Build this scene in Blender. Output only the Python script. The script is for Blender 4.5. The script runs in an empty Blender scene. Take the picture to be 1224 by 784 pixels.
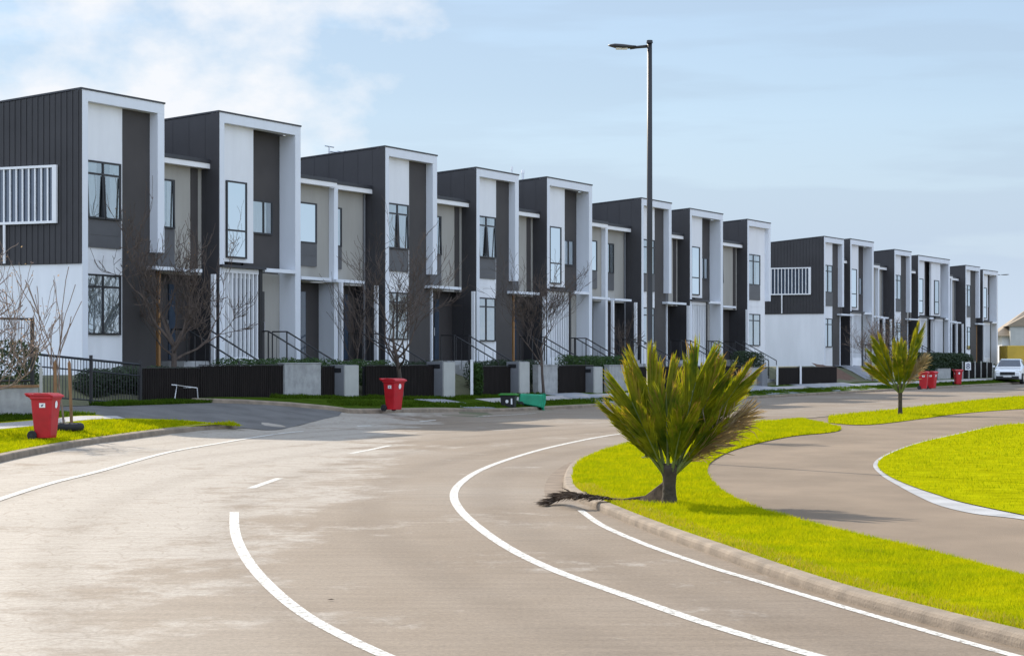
import bpy, bmesh, math, random
import numpy as np
from mathutils import Vector, Matrix, noise
R = math.radians
scene = bpy.context.scene
col = scene.collection

# ------------------------------------------------------------------ camera
EYE = 1.84
cam_d = bpy.data.cameras.new('camera')
cam = bpy.data.objects.new('camera', cam_d); col.objects.link(cam)
cam.location = (0, 0, EYE); cam.rotation_euler = (R(90), 0, 0)
cam_d.sensor_width = 36; cam_d.lens = 2600 / 1224 * 36
cam_d.shift_y = 36 / 1224
cam_d.clip_start = .3; cam_d.clip_end = 4000
scene.camera = cam

# ------------------------------------------------------------------ light
SUN_EL = R(32.5); SUN_DIR = Vector((-.55, .835, 0)).normalized()
SKY_STRENGTH = .15
world = bpy.data.worlds.new('World'); scene.world = world; world.use_nodes = True
def build_world():
    nt = world.node_tree; N = nt.nodes; L = nt.links
    N.clear()
    out = N.new('ShaderNodeOutputWorld'); bg = N.new('ShaderNodeBackground')
    bg.inputs['Strength'].default_value = SKY_STRENGTH
    sky = N.new('ShaderNodeTexSky'); sky.sky_type = 'NISHITA'; sky.sun_disc = False
    sky.sun_elevation = SUN_EL
    sky.sun_rotation = math.atan2(SUN_DIR.x, SUN_DIR.y)
    sky.air_density = 1.0; sky.dust_density = .3; sky.ozone_density = 2.5; sky.altitude = 0
    tc = N.new('ShaderNodeTexCoord')
    sep = N.new('ShaderNodeSeparateXYZ'); L.new(tc.outputs['Generated'], sep.inputs[0])
    def m(op, a, b=None, clamp=False):
        n = N.new('ShaderNodeMath'); n.operation = op; n.use_clamp = clamp
        for i, v in enumerate((a, b)):
            if v is None: continue
            if isinstance(v, (int, float)): n.inputs[i].default_value = v
            else: L.new(v, n.inputs[i])
        return n.outputs[0]
    mp = N.new('ShaderNodeMapping'); mp.inputs['Scale'].default_value = (13, 13, 20)
    mp.inputs['Location'].default_value = (3.3, 1.2, .4)
    L.new(tc.outputs['Generated'], mp.inputs['Vector'])
    nz = N.new('ShaderNodeTexNoise'); nz.inputs['Scale'].default_value = 1.0
    nz.inputs['Detail'].default_value = 9; nz.inputs['Roughness'].default_value = .56
    L.new(mp.outputs[0], nz.inputs['Vector'])
    # more cloud to the left and high; unseen rear cloud added to light the facades
    left = m('MULTIPLY', m('SUBTRACT', m('MULTIPLY', sep.outputs['X'], -1.0), .085), 2.6)
    high = m('MULTIPLY', m('SUBTRACT', sep.outputs['Z'], .10), 1.6)
    near = m('MINIMUM', m('ADD', left, high), .115)
    near = m('MAXIMUM', near, -.5)
    back = m('MULTIPLY', m('SUBTRACT', m('MULTIPLY', sep.outputs['Y'], -1.0), -.35), .5)
    bias = m('MAXIMUM', near, m('MINIMUM', back, .22))
    dens = m('ADD', nz.outputs['Fac'], bias)
    mask = m('MULTIPLY', m('SUBTRACT', dens, .50), 5.5, True)
    # thin veil of high haze, wispy streaks
    mp2 = N.new('ShaderNodeMapping'); mp2.inputs['Scale'].default_value = (3, 3, 26)
    L.new(tc.outputs['Generated'], mp2.inputs['Vector'])
    nz2 = N.new('ShaderNodeTexNoise'); nz2.inputs['Scale'].default_value = 1.4; nz2.inputs['Detail'].default_value = 6
    L.new(mp2.outputs[0], nz2.inputs['Vector'])
    veil = m('MULTIPLY', m('SUBTRACT', nz2.outputs['Fac'], .46), .9, True)
    veil = m('MINIMUM', veil, .06)
    low = m('MULTIPLY', m('SUBTRACT', .11, sep.outputs['Z']), 3.2, True)
    low = m('MINIMUM', low, .3)
    haze = m('MINIMUM', m('ADD', m('ADD', veil, low), .70), .95)
    # the clear sky, softened
    gr = N.new('ShaderNodeMix'); gr.data_type = 'RGBA'
    L.new(sky.outputs[0], gr.inputs['A']); hz = N.new('ShaderNodeMix'); hz.data_type = 'RGBA'
    hz.inputs['A'].default_value = (2.25, 2.78, 3.50, 1); hz.inputs['B'].default_value = (3.1, 3.75, 4.7, 1)
    L.new(m('MULTIPLY', m('SUBTRACT', .12, sep.outputs['Z']), 9.0, True), hz.inputs['Factor'])
    zen = N.new('ShaderNodeMix'); zen.data_type = 'RGBA'; L.new(hz.outputs['Result'], zen.inputs['A']); zen.inputs['B'].default_value = (3.5, 4.7, 6.6, 1)  # unseen overhead sky brightened and blued, added as fill for the shaded road
    L.new(m('MULTIPLY', m('SUBTRACT', sep.outputs['Z'], .25), 2.5, True), zen.inputs['Factor'])
    L.new(zen.outputs['Result'], gr.inputs['B'])
    L.new(haze, gr.inputs['Factor'])
    cl = N.new('ShaderNodeMix'); cl.data_type = 'RGBA'
    L.new(mask, cl.inputs['Factor']); L.new(gr.outputs['Result'], cl.inputs['A'])
    mixc = N.new('ShaderNodeMix'); mixc.data_type = 'RGBA'
    L.new(m('MULTIPLY', m('SUBTRACT', sep.outputs['Y'], -.1), 3.0, True), mixc.inputs['Factor'])
    mixc.inputs['A'].default_value = (6.2, 7.4, 9.5, 1)  # added rear cloud, brighter and bluer than the cloud in view
    mixc.inputs['B'].default_value = (4.95, 5.1, 5.35, 1)
    L.new(mixc.outputs['Result'], cl.inputs['B'])
    L.new(cl.outputs['Result'], bg.inputs['Color'])
    L.new(bg.outputs[0], out.inputs[0])
build_world()
sun_d = bpy.data.lights.new('sun', 'SUN'); sun_d.energy = 5.0; sun_d.angle = R(.5); sun_d.color = (1, .89, .74)
sun = bpy.data.objects.new('sun', sun_d); col.objects.link(sun)
sd = Vector((SUN_DIR.x * math.cos(SUN_EL), SUN_DIR.y * math.cos(SUN_EL), math.sin(SUN_EL)))
sun.rotation_euler = sd.to_track_quat('Z', 'Y').to_euler(); sun.location = sd * 60
vs = scene.view_settings
vs.view_transform = 'Standard'; vs.look = 'None'; vs.gamma = 1; vs.exposure = 0.32
vs.use_curve_mapping = False
scene.cycles.max_bounces = 8; scene.cycles.transparent_max_bounces = 12
scene.cycles.use_denoising = True

# ------------------------------------------------------------------ helpers: ids
def tag(o, label=None, cat=None, group=None, kind=None):
    if label: o['label'] = label
    if cat: o['category'] = cat
    if group: o['group'] = group
    if kind: o['kind'] = kind
    return o
def empty(name, loc, rz=0):
    o = bpy.data.objects.new(name, None); col.objects.link(o)
    o.location = loc; o.rotation_euler = (0, 0, rz); o.empty_display_size = .3
    return o
def copy_tree(o, parent=None):
    c = o.copy(); col.objects.link(c)
    if parent: c.parent = parent
    for ch in list(o.children): copy_tree(ch, c)
    return c

# ------------------------------------------------------------------ helpers: mesh
class MB:
    def __init__(s): s.v = []; s.f = []; s.att = []
    def add(s, vs, fs):
        n = len(s.v); s.v += [tuple(p) for p in vs]; s.f += [tuple(i + n for i in f) for f in fs]; return s
    def box(s, x0, x1, y0, y1, z0, z1, M=None):
        p = [(x, y, z) for z in (z0, z1) for x, y in ((x0, y0), (x1, y0), (x1, y1), (x0, y1))]
        if M is not None: p = [M @ Vector(q) for q in p]
        return s.add(p, [(3, 2, 1, 0), (4, 5, 6, 7), (0, 1, 5, 4), (1, 2, 6, 5), (2, 3, 7, 6), (3, 0, 4, 7)])
    def hexa(s, p):  # 8 points, bottom 4 then top 4
        return s.add(p, [(3, 2, 1, 0), (4, 5, 6, 7), (0, 1, 5, 4), (1, 2, 6, 5), (2, 3, 7, 6), (3, 0, 4, 7)])
    def tube(s, pts, rad, sides=6, cap=True):
        pts = [Vector(p) for p in pts]
        if not hasattr(rad, '__len__'): rad = [rad] * len(pts)
        n0 = len(s.v); up = None
        for i, p in enumerate(pts):
            t = (pts[min(i + 1, len(pts) - 1)] - pts[max(i - 1, 0)])
            if t.length < 1e-9: t = Vector((0, 0, 1))
            t.normalize()
            if up is None:
                up = Vector((1, 0, 0)) if abs(t.x) < .8 else Vector((0, 1, 0))
            a = up - t * up.dot(t); a.normalize(); up = a; b = t.cross(a)
            for k in range(sides):
                an = 2 * math.pi * k / sides
                s.v.append(tuple(p + (a * math.cos(an) + b * math.sin(an)) * rad[i]))
        for i in range(len(pts) - 1):
            for k in range(sides):
                a0 = n0 + i * sides + k; a1 = n0 + i * sides + (k + 1) % sides
                s.f.append((a0, a1, a1 + sides, a0 + sides))
        if cap:
            s.f.append(tuple(n0 + k for k in range(sides - 1, -1, -1)))
            e = n0 + (len(pts) - 1) * sides
            s.f.append(tuple(e + k for k in range(sides)))
        return s
    def cyl(s, c, r, h, axis='z', sides=16, r2=None):
        c = Vector(c); d = {'x': Vector((1, 0, 0)), 'y': Vector((0, 1, 0)), 'z': Vector((0, 0, 1))}[axis]
        return s.tube([c, c + d * h], [r, r if r2 is None else r2], sides)
    def prism(s, prof, y0, y1):  # profile in x,z extruded along y
        n = len(prof)
        return s.add([(x, y0, z) for x, z in prof] + [(x, y1, z) for x, z in prof],
                     [tuple(range(n)), tuple(range(2 * n - 1, n - 1, -1))] +
                     [(i, i + n, (i + 1) % n + n, (i + 1) % n) for i in range(n)])
    def build(s, name, mat, parent=None, smooth=False, bevel=0, seg=2):
        me = bpy.data.meshes.new(name); me.from_pydata(s.v, [], s.f); me.update()
        bm = bmesh.new(); bm.from_mesh(me)
        bmesh.ops.recalc_face_normals(bm, faces=bm.faces)
        bm.to_mesh(me); bm.free()
        me.materials.append(mat)
        if smooth: me.polygons.foreach_set('use_smooth', [True] * len(me.polygons))
        o = bpy.data.objects.new(name, me); col.objects.link(o)
        if parent is not None: o.parent = parent
        if bevel:
            b = o.modifiers.new('bevel', 'BEVEL'); b.width = bevel; b.segments = seg; b.limit_method = 'ANGLE'
            b.harden_normals = False
        return o

# ------------------------------------------------------------------ materials
def mat(name, rgb, rough=.6, metal=0, var=.12, scale=3, bump=0, bscale=None, spec=.5, rgb2=None, stretch=None, coat=0):
    m = bpy.data.materials.new(name); m.use_nodes = True
    nt = m.node_tree; N = nt.nodes; L = nt.links; p = N['Principled BSDF']
    p.inputs['Roughness'].default_value = rough; p.inputs['Metallic'].default_value = metal
    p.inputs['Specular IOR Level'].default_value = spec
    if coat: p.inputs['Coat Weight'].default_value = coat; p.inputs['Coat Roughness'].default_value = .08
    tc = N.new('ShaderNodeTexCoord'); mp = N.new('ShaderNodeMapping')
    L.new(tc.outputs['Object'], mp.inputs['Vector'])
    if stretch: mp.inputs['Scale'].default_value = stretch
    nz = N.new('ShaderNodeTexNoise'); nz.inputs['Scale'].default_value = scale; nz.inputs['Detail'].default_value = 6
    nz.inputs['Roughness'].default_value = .6
    L.new(mp.outputs[0], nz.inputs['Vector'])
    cr = N.new('ShaderNodeValToRGB'); L.new(nz.outputs['Fac'], cr.inputs[0])
    a = tuple(max(0, c * (1 - var)) for c in rgb); b = rgb2 if rgb2 else tuple(min(1, c * (1 + var)) for c in rgb)
    cr.color_ramp.elements[0].position = .32; cr.color_ramp.elements[1].position = .68
    cr.color_ramp.elements[0].color = (*a, 1); cr.color_ramp.elements[1].color = (*b, 1)
    L.new(cr.outputs[0], p.inputs['Base Color'])
    if bump:
        n2 = N.new('ShaderNodeTexNoise'); n2.inputs['Scale'].default_value = bscale or scale * 12; n2.inputs['Detail'].default_value = 4
        L.new(mp.outputs[0], n2.inputs['Vector'])
        bp = N.new('ShaderNodeBump'); bp.inputs['Strength'].default_value = bump; bp.inputs['Distance'].default_value = .02
        L.new(n2.outputs['Fac'], bp.inputs['Height']); L.new(bp.outputs[0], p.inputs['Normal'])
    return m
def leaf_mat(name, rgb, rgb2, trans=.5, scale=1.5, rough=.55, tip=None, spec=.3):
    m = bpy.data.materials.new(name); m.use_nodes = True
    nt = m.node_tree; N = nt.nodes; L = nt.links; p = N['Principled BSDF']; out = N['Material Output']
    p.inputs['Roughness'].default_value = rough; p.inputs['Specular IOR Level'].default_value = spec
    tc = N.new('ShaderNodeTexCoord'); nz = N.new('ShaderNodeTexNoise')
    nz.inputs['Scale'].default_value = scale; nz.inputs['Detail'].default_value = 7; nz.inputs['Roughness'].default_value = .65
    L.new(tc.outputs['Object'], nz.inputs['Vector'])
    cr = N.new('ShaderNodeValToRGB'); L.new(nz.outputs['Fac'], cr.inputs[0])
    cr.color_ramp.elements[0].position = .35; cr.color_ramp.elements[1].position = .65
    cr.color_ramp.elements[0].color = (*rgb, 1); cr.color_ramp.elements[1].color = (*rgb2, 1)
    c = cr.outputs[0]
    if tip:
        at = N.new('ShaderNodeAttribute'); at.attribute_name = 'tip'
        mx = N.new('ShaderNodeMix'); mx.data_type = 'RGBA'
        L.new(at.outputs['Fac'], mx.inputs['Factor']); L.new(c, mx.inputs['A']); mx.inputs['B'].default_value = (*tip, 1)
        c = mx.outputs['Result']
    L.new(c, p.inputs['Base Color'])
    tr = N.new('ShaderNodeBsdfTranslucent')
    br = N.new('ShaderNodeMix'); br.data_type = 'RGBA'; br.blend_type = 'MULTIPLY'; br.inputs['Factor'].default_value = 1
    L.new(c, br.inputs['A']); br.inputs['B'].default_value = (1.0, .95, .5, 1)
    L.new(br.outputs['Result'], tr.inputs['Color'])
    ms = N.new('ShaderNodeMixShader'); ms.inputs[0].default_value = trans
    L.new(p.outputs[0], ms.inputs[1]); L.new(tr.outputs[0], ms.inputs[2]); L.new(ms.outputs[0], out.inputs['Surface'])
    return m
def glass_mat():
    m = bpy.data.materials.new('window_glass'); m.use_nodes = True
    nt = m.node_tree; N = nt.nodes; L = nt.links; out = N['Material Output']; N.remove(N['Principled BSDF'])
    g = N.new('ShaderNodeBsdfGlossy'); g.inputs['Roughness'].default_value = .02; g.inputs['Color'].default_value = (.86, .93, .96, 1)
    t = N.new('ShaderNodeBsdfTransparent'); t.inputs['Color'].default_value = (.88, .92, .93, 1)
    fr = N.new('ShaderNodeFresnel'); fr.inputs['IOR'].default_value = 1.9
    ms = N.new('ShaderNodeMixShader'); ad = N.new('ShaderNodeMath'); ad.operation = 'ADD'; ad.use_clamp = True; ad.inputs[1].default_value = .42
    L.new(fr.outputs[0], ad.inputs[0]); L.new(ad.outputs[0], ms.inputs[0]); L.new(t.outputs[0], ms.inputs[1]); L.new(g.outputs[0], ms.inputs[2])
    L.new(ms.outputs[0], out.inputs['Surface'])
    tc = N.new('ShaderNodeTexCoord'); nz = N.new('ShaderNodeTexNoise'); nz.inputs['Scale'].default_value = .8
    L.new(tc.outputs['Object'], nz.inputs['Vector'])
    bp = N.new('ShaderNodeBump'); bp.inputs['Strength'].default_value = .12; bp.inputs['Distance'].default_value = .05
    L.new(nz.outputs['Fac'], bp.inputs['Height']); L.new(bp.outputs[0], g.inputs['Normal'])
    return m

def road_mat():
    m = bpy.data.materials.new('worn_asphalt'); m.use_nodes = True
    nt = m.node_tree; N = nt.nodes; L = nt.links; p = N['Principled BSDF']
    tc = N.new('ShaderNodeTexCoord')
    def nz(scale, sx=1, sy=1, det=6, rough=.6, loc=(0, 0, 0), dist=0):
        mp = N.new('ShaderNodeMapping'); mp.inputs['Scale'].default_value = (sx, sy, 1); mp.inputs['Location'].default_value = loc
        L.new(tc.outputs['Object'], mp.inputs['Vector'])
        n = N.new('ShaderNodeTexNoise'); n.inputs['Scale'].default_value = scale; n.inputs['Detail'].default_value = det
        n.inputs['Roughness'].default_value = rough; n.inputs['Distortion'].default_value = dist
        L.new(mp.outputs[0], n.inputs['Vector']); return n.outputs['Fac']
    def ramp(f, stops):
        cr = N.new('ShaderNodeValToRGB'); L.new(f, cr.inputs[0]); e = cr.color_ramp.elements
        while len(e) < len(stops): e.new(.5)
        for i, (q, c) in enumerate(stops): e[i].position = q; e[i].color = (*c, 1)
        return cr.outputs[0]
    def mix(a, b, f, mode='MIX'):
        x = N.new('ShaderNodeMix'); x.data_type = 'RGBA'; x.blend_type = mode
        for s, v in (('Factor', f), ('A', a), ('B', b)):
            if isinstance(v, (int, float)): x.inputs[s].default_value = v
            elif isinstance(v, tuple): x.inputs[s].default_value = (*v, 1)
            else: L.new(v, x.inputs[s])
        return x.outputs['Result']
    base = ramp(nz(.16, 1, .55, 7, .62, (3, 1, 0), .15), [(.36, RD1), (.50, RD2), (.64, RD3)])
    # pale worn crust, fine grained, mostly on the left lane
    sep = N.new('ShaderNodeSeparateXYZ'); L.new(tc.outputs['Object'], sep.inputs[0])
    lf = N.new('ShaderNodeMapRange'); L.new(sep.outputs['X'], lf.inputs[0])
    lf.inputs[1].default_value = -1.5; lf.inputs[2].default_value = -4.0; lf.inputs[3].default_value = -.06; lf.inputs[4].default_value = .15
    w = N.new('ShaderNodeMath'); w.operation = 'ADD'; L.new(nz(.5, 1, .75, 12, .78, (7, 7, 0), .1), w.inputs[0]); L.new(lf.outputs[0], w.inputs[1])
    crust = ramp(w.outputs[0], [(.50, (0, 0, 0)), (.60, (1, 1, 1))])
    c = mix(base, RD4, crust)
    # chips
    chips = ramp(nz(26, 1, .8, 6, .85), [(.34, (.70, .69, .68)), (.66, (1.26, 1.26, 1.26))])
    c = mix(c, chips, .9, 'MULTIPLY')
    st = ramp(nz(2.2, .35, 2.6, 8, .75, (1, 5, 0)), [(.34, (.86, .85, .84)), (.66, (1.13, 1.13, 1.13))]); c = mix(c, st, .85, 'MULTIPLY')
    mud = N.new('ShaderNodeTexVoronoi'); mud.feature = 'DISTANCE_TO_EDGE'; mud.inputs['Scale'].default_value = 3.2
    L.new(tc.outputs['Object'], mud.inputs['Vector'])
    mr = ramp(mud.outputs['Distance'], [(.0, (.80, .77, .74)), (.05, (1, 1, 1))])
    c = mix(c, mix((1, 1, 1), mr, crust), 1.0, 'MULTIPLY')
    # wheel paths worn a little darker and smoother, following the bend
    sep2 = N.new('ShaderNodeVectorMath'); sep2.operation = 'DISTANCE'; L.new(tc.outputs['Object'], sep2.inputs[0]); sep2.inputs[1].default_value = BEND
    wv = N.new('ShaderNodeMath'); wv.operation = 'SINE'
    ws = N.new('ShaderNodeMath'); ws.operation = 'MULTIPLY'; L.new(sep2.outputs['Value'], ws.inputs[0]); ws.inputs[1].default_value = 2 * math.pi / 1.6
    L.new(ws.outputs[0], wv.inputs[0])
    wr = ramp(wv.outputs[0], [(.2, (1.03, 1.03, 1.03)), (.95, (.90, .89, .88))]); c = mix(c, wr, .8, 'MULTIPLY')
    # tyre polished stripes, cracks
    vo = N.new('ShaderNodeTexVoronoi'); vo.feature = 'DISTANCE_TO_EDGE'; vo.inputs['Scale'].default_value = .55
    mp = N.new('ShaderNodeMapping'); L.new(tc.outputs['Object'], mp.inputs['Vector'])
    nn = N.new('ShaderNodeTexNoise'); nn.inputs['Scale'].default_value = 2.2; nn.inputs['Detail'].default_value = 5
    L.new(tc.outputs['Object'], nn.inputs['Vector'])
    vm = N.new('ShaderNodeVectorMath'); vm.operation = 'MULTIPLY_ADD'; L.new(nn.outputs['Color'], vm.inputs[0]); vm.inputs[1].default_value = (.9, .9, 0); L.new(mp.outputs[0], vm.inputs[2])
    L.new(vm.outputs[0], vo.inputs['Vector'])
    crk = ramp(vo.outputs['Distance'], [(.0, (.45, .42, .4)), (.012, (1, 1, 1))])
    gate = ramp(nz(.22, 1, 1, 3, .5, (11, 3, 0)), [(.60, (0, 0, 0)), (.66, (1, 1, 1))])
    g2 = mix((1, 1, 1), crk, gate)
    c = mix(c, g2, 1.0, 'MULTIPLY')
    L.new(c, p.inputs['Base Color'])
    p.inputs['Specular IOR Level'].default_value = .22
    rr = ramp(nz(.3, 1, .5), [(.3, (.62, .62, .62)), (.7, (.78, .78, .78))]); L.new(rr, p.inputs['Roughness'])
    bp = N.new('ShaderNodeBump'); bp.inputs['Strength'].default_value = .35; bp.inputs['Distance'].default_value = .01
    L.new(nz(70, 1, 1, 3, .7), bp.inputs['Height']); L.new(bp.outputs[0], p.inputs['Normal'])
    return m
BEND = (22.3 * 2.3, 30.0, 0)
RD1 = (.185, .142, .100); RD2 = (.215, .172, .128); RD3 = (.250, .210, .166); RD4 = (.335, .300, .255)

M = {}
M['road'] = road_mat()
M['ground'] = mat('dry_earth', (.10, .10, .05), .9, scale=.6, var=.3)
M['lawn'] = mat('lawn_soil', (.27, .275, .003), 1.0, scale=2.5, var=.25, bump=.5, bscale=40, spec=0)
M['grass'] = leaf_mat('grass_blades', (.25, .325, .003), (.46, .455, .004), .55, 2.4, .9, spec=.05)
def grass_patches():                                     # thin dry and lush patches within the turf
    nt = M['grass'].node_tree; cr = [n for n in nt.nodes if n.type == 'VALTORGB'][0]; e = cr.color_ramp.elements
    a = e.new(.27); a.color = (.34, .27, .035, 1); b = e.new(.50); b.color = (.36, .395, .004, 1); c = e.new(.76); c.color = (.22, .30, .004, 1)
grass_patches()
M['grass_shade'] = leaf_mat('shade_toned_grass_blades', (.045, .095, .008), (.085, .14, .012), .5, 1.1, .9, spec=.05)  # greener, darker copy of the grass, house shade put into its colour
M['lawn_shade'] = mat('shade_toned_lawn_soil', (.045, .075, .008), 1.0, scale=2.5, var=.3, bump=.5, bscale=40, spec=0)  # lawn base to match, darkened with the same shade in the colour
M['grass_dry'] = leaf_mat('grass_blades_dry', (.34, .30, .03), (.46, .36, .05), .5, 2)
M['path'] = mat('path_aggregate', (.205, .156, .110), .85, scale=.5, var=.2, bump=.4, bscale=90, stretch=(1, .6, 1), spec=.2)
M['conc'] = mat('concrete_footpath', (.36, .34, .33), .75, scale=1.4, var=.16, bump=.2, bscale=60)
M['pale'] = mat('pale_concrete_edging', (.33, .33, .33), .75, scale=2.0, var=.2, bump=.2, bscale=50)
M['kerb'] = mat('kerb_concrete', (.225, .178, .130), .88, scale=3.0, var=.28, bump=.4, bscale=40)
M['apron'] = mat('gutter_concrete', (.20, .155, .115), .85, scale=3, var=.25, bump=.4, bscale=40, spec=.2)
M['paint'] = mat('road_paint', (.62, .60, .55), .7, scale=7, var=.22, bump=.2, bscale=60)
M['clad'] = mat('charcoal_cladding', (.046, .044, .046), .55, scale=.7, var=.12, spec=.35)
M['clad2'] = mat('brown_grey_panel', (.060, .054, .052), .6, scale=.7, var=.12, spec=.3)
M['white'] = mat('white_render', (.78, .79, .80), .75, scale=1.2, var=.06, spec=.25, stretch=(1, 1, .22))
M['frame'] = mat('pale_portal_paint', (.72, .75, .79), .6, scale=1.2, var=.05, spec=.3, stretch=(1, 1, .22))
M['beige'] = mat('warm_grey_render', (.36, .345, .31), .8, scale=1.2, var=.09, spec=.2, stretch=(1, 1, .25))
M['alu'] = mat('dark_window_aluminium', (.022, .022, .025), .4, var=.1)
M['spandrel'] = mat('grey_spandrel', (.085, .085, .09), .45, var=.1, scale=2)
M['glass'] = glass_mat()
M['curtain'] = mat('white_net_curtain', (.86, .87, .88), .9, scale=6, var=.12, stretch=(6, 1, .4))
M['gold_reflect'] = mat('gold_reflection_curtain', (.62, .50, .30), .9, scale=3, var=.3)  # gold reflections of the sunlit street, put into the curtain colour
M['dark_room'] = mat('dim_interior', (.05, .055, .06), .9, var=.3, scale=2)
M['roof'] = mat('dark_roof_metal', (.035, .036, .042), .45, var=.1)
M['fascia'] = mat('white_fascia', (.80, .80, .80), .5, var=.03)
M['timber'] = mat('timber_door', (.33, .17, .06), .6, scale=2, var=.2, stretch=(8, 8, .6))
M['door'] = mat('dark_door_paint', (.035, .033, .036), .4, var=.1)
M['black'] = mat('black_metal', (.012, .012, .014), .45, var=.1)
M['fence'] = mat('dark_stained_boards', (.016, .0125, .011), .9, scale=2.5, var=.3, stretch=(7, 7, .7), spec=.15)
M['block'] = mat('grey_block_wall', (.34, .34, .33), .85, scale=3, var=.22, bump=.3, bscale=30)
M['letter'] = mat('grey_letterbox_render', (.17, .175, .185), .7, scale=2, var=.1)
M['letter_pale'] = mat('pale_letterbox_render', (.42, .42, .39), .7, scale=2, var=.08)
M['red'] = mat('red_bin_plastic', (.43, .006, .014), .45, scale=3, var=.16, spec=.5)
M['wheel'] = mat('rubber', (.015, .015, .017), .8, var=.2)
M['sticker'] = mat('white_sticker', (.8, .8, .8), .5, var=.05)
M['ink'] = mat('sticker_ink', (.05, .05, .12), .5)
M['green'] = mat('green_bin_plastic', (.0, .26, .13), .35, scale=4, var=.2)
M['lid_green'] = mat('green_lid', (.04, .26, .03), .45, var=.15)
M['crate'] = mat('black_crate_plastic', (.014, .014, .016), .5, var=.15)
M['bark'] = mat('bare_bark', (.082, .060, .047), .9, scale=6, var=.3, stretch=(1, 1, .3))
M['bark_pale'] = mat('pale_twig_bark', (.20, .145, .11), .9, scale=5, var=.3)
M['bark_green'] = mat('mossy_bark', (.055, .075, .04), .9, scale=5, var=.3)
M['bud'] = leaf_mat('pink_buds', (.42, .27, .22), (.55, .42, .36), .35, 4)
M['dry_leaf'] = leaf_mat('dry_brown_leaves', (.20, .11, .05), (.30, .19, .09), .4, 4)
M['stake'] = mat('timber_stake', (.24, .13, .06), .8, scale=5, var=.25, stretch=(4, 4, .6))
M['hedge'] = leaf_mat('hedge_leaves', (.020, .055, .012), (.060, .115, .020), .35, 2.5)
M['hedge_dark'] = leaf_mat('dark_bush_leaves', (.014, .030, .013), (.040, .065, .026), .3, 2.5)
M['palm'] = leaf_mat('palm_leaflets', (.060, .125, .005), (.38, .37, .006), .55, 3.0, .55, tip=(.38, .20, .06))
M['palm_dead'] = leaf_mat('dry_palm_leaflets', (.22, .16, .10), (.36, .30, .22), .4, 5, .8, tip=(.34, .22, .12))
M['palm_rib'] = mat('palm_rib', (.10, .13, .025), .5, scale=4, var=.25)
M['palm_trunk'] = mat('palm_trunk', (.045, .034, .022), .9, scale=7, var=.4, bump=.6, bscale=30)
M['debris'] = mat('dark_frond_fibre', (.085, .056, .036), .95, scale=8, var=.6)
M['car'] = mat('white_car_paint', (.80, .81, .82), .25, var=.02, coat=1)
M['tint'] = mat('dark_car_glass', (.05, .07, .10), .06, var=.1, spec=1)
M['lamp_lens'] = mat('frosted_lens', (.7, .68, .6), .3, var=.05)
M['chrome'] = mat('alloy', (.55, .56, .58), .3, 1, var=.05)
M['yellow'] = mat('yellow_truck_paint', (.55, .36, .03), .5, scale=1, var=.12)
M['tan'] = mat('tan_roof_tiles', (.27, .215, .155), .8, scale=1.5, var=.15, stretch=(1, 1, 6))
M['mulch'] = mat('bark_mulch', (.11, .06, .038), .95, scale=6, var=.4, bump=.6, bscale=30)
def paint_mat():
    m = mat('worn_road_paint', (.60, .58, .53), .7, scale=7, var=.2, bump=.2, bscale=60)
    nt = m.node_tree; N = nt.nodes; L = nt.links; p = N['Principled BSDF']; out = N['Material Output']
    tc = N.new('ShaderNodeTexCoord'); nz = N.new('ShaderNodeTexNoise'); nz.inputs['Scale'].default_value = 16; nz.inputs['Detail'].default_value = 9; nz.inputs['Roughness'].default_value = .8
    L.new(tc.outputs['Object'], nz.inputs['Vector'])
    cr = N.new('ShaderNodeValToRGB'); L.new(nz.outputs['Fac'], cr.inputs[0]); cr.color_ramp.elements[0].position = .40; cr.color_ramp.elements[1].position = .50
    cr.color_ramp.elements[0].color = (.2, .2, .2, 1)
    t = N.new('ShaderNodeBsdfTransparent'); ms = N.new('ShaderNodeMixShader')
    L.new(cr.outputs[0], ms.inputs[0]); L.new(t.outputs[0], ms.inputs[1]); L.new(p.outputs[0], ms.inputs[2]); L.new(ms.outputs[0], out.inputs['Surface'])
    return m
M['paint'] = paint_mat()
M['drive'] = mat('driveway_concrete', (.26, .27, .29), .8, scale=1.2, var=.15)

# ------------------------------------------------------------------ the site: row frame and levels
RA = R(24); RU = Vector((math.sin(RA), math.cos(RA))); RN = Vector((math.cos(RA), -math.sin(RA)))
ROW0 = Vector((-12.0, 60.7))
def row(s, e): return ROW0 + RU * s + RN * e            # s along the row of houses, e towards the street
def to_row(x, y):
    d = Vector((x, y)) - ROW0; return d.dot(RU), d.dot(RN)
def sm(t): t = min(1, max(0, t)); return t * t * (3 - 2 * t)
def lerp(a, b, t): t = min(1, max(0, t)); return a + (b - a) * t
def h(x, y):                                            # lie of the land: road level 0, rising to the gardens
    s, e = to_row(x, y)
    t = (s - 3) / 14
    e1 = lerp(8.8, 5.5, t); amp = lerp(.60, .33, t)
    yard = amp + (1.35 - amp) * sm((s + 4.6) / 1.8)
    if e >= 2.6: return amp * sm((e1 - e) / (e1 - 2.6))
    if e >= 0: return amp + (yard - amp) * sm((2.6 - e) / 2.6)
    return yard
def at(px, py, off=0.0):                                # survey: where a sight line from the eye meets the ground
    kx = (px - 612) / 2600; kz = (py - 428) / 2600
    g = lambda Y: EYE - kz * Y - off - h(kx * Y, Y)
    Y = 4.0
    while g(Y) > 0 and Y < 400: Y += .5
    lo, hi = Y - .5, Y
    for _ in range(24):
        m_ = (lo + hi) / 2
        if g(m_) > 0: lo = m_
        else: hi = m_
    return Vector((kx * hi, hi))
def row_s(px, e):
    r = (px - 612) / 2600
    b = ROW0 + RN * e
    return (r * b.y - b.x) / (RU.x - RU.y * r)
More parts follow.
